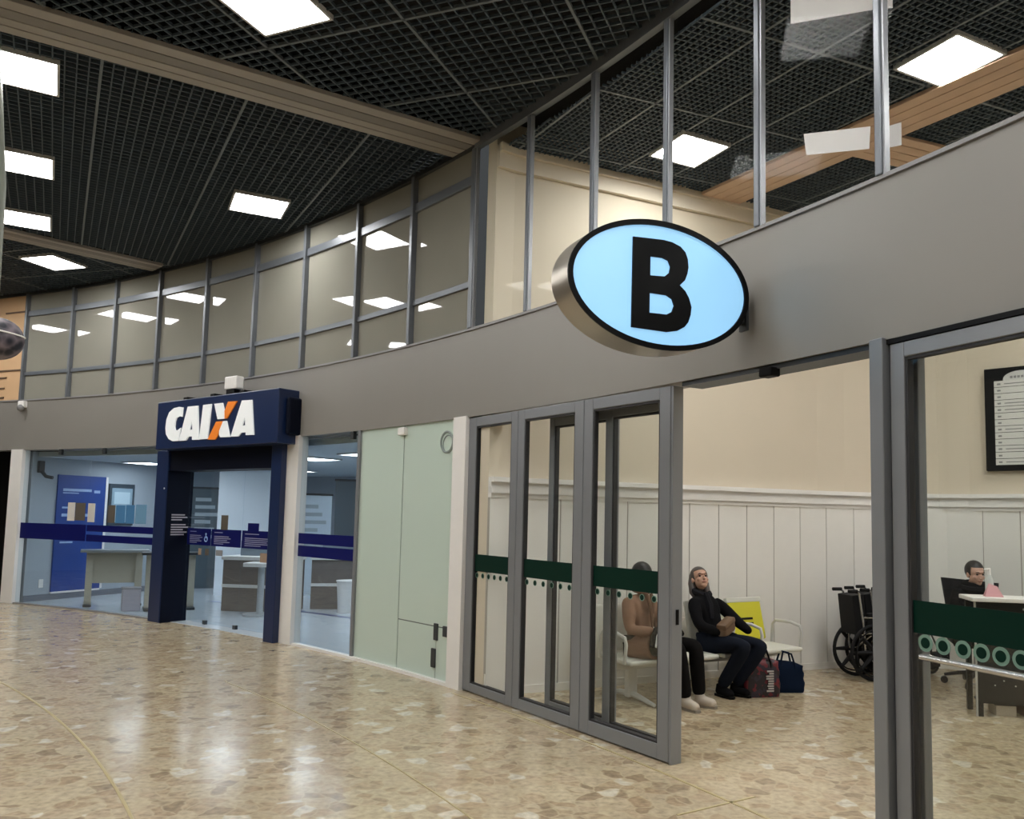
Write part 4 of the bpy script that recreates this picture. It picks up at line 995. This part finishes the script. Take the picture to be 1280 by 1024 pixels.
# ---------------------------------------------------------- wheelchairs
M_CHR = mat('chair_steel', (.45, .46, .47), .25, metal=.8); M_TYRE = mat('tyre', (.008, .008, .009), .7, spec=.2); M_VIN = mat('vinyl_black', (.006, .006, .007), .6, spec=.2)
def make_wheelchair():
    """folded; local +x = forward, y = axle"""
    o = empty('wheelchair', Matrix.Identity(4), 'x', 'wheelchair', 'folded wheelchairs by the wall')
    for s in (-1, 1):
        y = s * .15
        wh = MB(); wh.ring((0, y, .29), (0, 1, 0), .27, .018, 36, 8); w_o = wh.build('rear_wheel', M_TYRE, o, True)
        MB().ring((0, y + s * .035, .29), (0, 1, 0), .235, .008, 32, 6).build('push_rim', M_TYRE, w_o, True)
        sp_ = MB(); sp_.tube([(0, y - .02, .29), (0, y + .02, .29)], .03, 12)
        for k in range(8):
            a = 2 * pi * k / 8; sp_.tube([(0, y, .29), (cos(a) * .265, y, .29 + sin(a) * .265)], [.03, .016], 6)
        sp_.build('spokes', M_TYRE, w_o, True)
        c = MB(); c.ring((.42, y, .095), (0, 1, 0), .075, .018, 20, 8); c.tube([(.42, y - .01, .095), (.42, y + .01, .095)], .05, 12); c.tube([(.42, y, .10), (.38, y, .20), (.36, y, .30)], .012, 8)
        c.build('caster', M_TYRE, o, True)
        f = MB(); f.tube([(-.10, y * .9, .30), (-.12, y * .9, .55), (-.17, y * .9, .88), (-.20, y * .9, .905), (-.26, y * .9, .905)], .012, 8)
        f.tube([(-.12, y * .9, .64), (.24, y * .9, .64), (.30, y * .9, .60), (.34, y * .9, .30)], .011, 8); f.tube([(-.11, y * .9, .48), (.40, y * .9, .48), (.50, y * .9, .30), (.56, y * .9, .14)], .011, 8); f.tube([(-.10, y * .9, .30), (.36, y * .9, .30)], .011, 8)
        f.build('side_frame', M_CHR, o, True)
        MB().tube([(-.19, y * .9, .905), (-.29, y * .9, .905)], .018, 10).build('hand_grip', M_TYRE, o, True)
        MB().box(-.08, .20, y * .9 - .025, y * .9 + .025, .65, .685, bev=.01).build('arm_pad', M_VIN, o)
        MB().box(-.08, .24, y * .9 - .006, y * .9 + .006, .50, .63).build('side_guard', M_VIN, o)
        MB().box(.50, .66, y * .9 - .01, y * .9 + .01, .10, .26, bev=.006).build('foot_plate', M_VIN, o)
    b = MB(); b.box(-.07, .06, -.13, .13, .0, .40, T(-.13, 0, .47) @ Matrix.Rotation(R(-6), 4, 'Y'), bev=.008); b.build('backrest', M_VIN, o)
    s = MB(); s.box(-.08, .34, -.10, -.01, .47, .60, bev=.012); s.box(-.08, .34, .01, .10, .47, .60, bev=.012); s.build('seat', M_VIN, o)
    x = MB(); x.tube([(-.02, -.13, .30), (-.02, .13, .46)], .01, 6); x.tube([(-.02, .13, .30), (-.02, -.13, .46)], .01, 6); x.build('cross_brace', M_CHR, o, True)
    return o
wc = make_wheelchair()
WC = [((3.40, 8.60), 14, 'nearest folded black wheelchair, leftmost of the three by the wall corner'), ((3.60, 8.80), 14, 'middle of the three folded black wheelchairs by the wall corner'), ((3.80, 9.00), 14, 'last folded black wheelchair, mostly behind the grey door post')]
for i, (xy, a, l) in enumerate(WC):
    M_ = Matrix.Translation((*xy, 0)) @ rotz(a)
    if i == 0: wc.matrix_world = M_; wc['label'] = l
    else: dup(wc, M_, l)

# ---------------------------------------------------------- reception desk and chair
dk = empty('reception_desk', Matrix.Translation((3.75, 7.06, 0)) @ rotz(-10), 'black reception desk with white top and perforated front panel', 'desk')
M_DESK = mat('desk_black', (.006, .007, .0075), .5, spec=.2)
MB().box(-.06, 2.2, -.05, .30, .955, .99, bev=.006).build('desk_top', M_WHITE, dk)
MB().box(.0, 2.15, .0, .02, .12, .955).build('front_panel', M_DESK, dk)
for x, y in ((.0, .0), (0.0, .26), (2.1, .0), (2.1, .26)):
    MB().box(x - .02, x + .02, y - .02, y + .02, 0, .955).build('leg', M_DESK, dk)
MB().box(-.034, -.022, -.02, .0, 0, .955).build('leg_trim', mat('trim_grey', (.40, .40, .38), .4), dk)
mb = MB()
for j, z in enumerate((.90, .855)):
    for i in range(4 + j * 0): mb.disc((.36 + i * .085 + j * .085, -.003, z), (0, 1, 0), .009, .006, 10)
for z in (.36, .30, .26):
    for i in range(5): mb.disc((.12 + i * .16 + (z == .30) * .07, -.003, z), (0, 1, 0), .006, .006, 8)
mb.build('perforation', mat('hole_light', (.45, .45, .43), .5), dk)
MB().box(.03, 2.1, .03, .24, .10, .12).build('shelf', M_DESK, dk)
for i, (x, w_, h_, m, l) in enumerate(((.14, .16, .085, 'b1', 'pale box under the reception desk nearest its black leg'), (.36, .18, .09, 'b2', 'dark red brown box under the reception desk'), (.58, .14, .085, 'b1', 'second pale box under the reception desk, right of the brown box'))):
    mm = mat('box_pale', (.45, .40, .32), .7) if m == 'b1' else mat('box_brown', (.10, .03, .02), .6)
    bx = empty('storage_box', dk.matrix_world @ T(x, .05, .0), l, 'box'); MB().box(0, w_, 0, .18, 0, h_, bev=.004).build('carton', mm, bx); MB().box(-.003, w_ + .003, -.003, .183, h_, h_ + .01).build('lid', M_DESK, bx)
pk = empty('paper_holder', dk.matrix_world @ T(.16, .08, .99), 'pink folded paper tent on the white desk top', 'paper')
MB().prism([(-.075, 0), (.075, 0), (.03, .09), (-.035, .115)], -.004, .004, Matrix.Rotation(R(-12), 4, 'X')).build('leaf', mat('paper_pink', (.72, .38, .40), .7), pk); MB().prism([(-.075, 0), (.075, 0), (.03, .09), (-.035, .115)], -.004, .004, T(0, .05, 0) @ Matrix.Rotation(R(12), 4, 'X')).build('leaf', mat('paper_pink', (.72, .38, .40)), pk)
bt = empty('sanitizer_bottle', dk.matrix_world @ T(.17, .22, .99), 'clear pump bottle with white cap on the desk beside the receptionist', 'bottle')
MB().tube([(0, 0, 0), (0, 0, .13), (0, 0, .16), (0, 0, .18)], [.034, .034, .022, .014], 14).build('flask', mat('bottle_pale', (.55, .58, .56), .2), bt, True); MB().tube([(0, 0, .18), (0, 0, .23), (-.04, 0, .225)], [.014, .012, .009], 10).build('pump', M_WHITE, bt, True)

oc = empty('office_chair', Matrix.Translation((4.42, 8.36, 0)) @ rotz(-18), 'black swivel chair behind the reception desk', 'chair')
MB().box(-.24, .24, -.22, .24, .40, .465, bev=.03, seg=3).build('seat', M_VIN, oc, True)
mb = MB(); mb.prism([(-.21, .0), (.21, .0), (.27, .46), (-.27, .50)], -.025, .025, T(0, .25, .55) @ Matrix.Rotation(R(-8), 4, 'X')); mb.build('backrest', M_VIN, oc)
MB().tube([(0, .20, .42), (0, .29, .50), (0, .285, .66)], .022, 8).build('back_bar', M_DARKMETAL, oc, True)
MB().tube([(0, 0, .10), (0, 0, .40)], .028, 12).build('column', M_DARKMETAL, oc, True)
for k in range(5):
    a = 2 * pi * k / 5 + .5
    l_ = MB(); l_.tube([(0, 0, .13), (cos(a) * .16, sin(a) * .16, .115), (cos(a) * .30, sin(a) * .30, .085)], [.026, .020, .014], 8); lo = l_.build('base_arm', M_VIN, oc, True)
    MB().disc((cos(a) * .30, sin(a) * .30, .035), (-sin(a), cos(a), 0), .034, .045, 14).build('caster', M_VIN, lo)

sc.cycles.max_bounces = 10; sc.cycles.diffuse_bounces = 4; sc.cycles.glossy_bounces = 4; sc.cycles.transparent_max_bounces = 24
sc.cycles.caustics_reflective = False; sc.cycles.caustics_refractive = False; sc.cycles.sample_clamp_indirect = 6
bpy.context.view_layer.update()
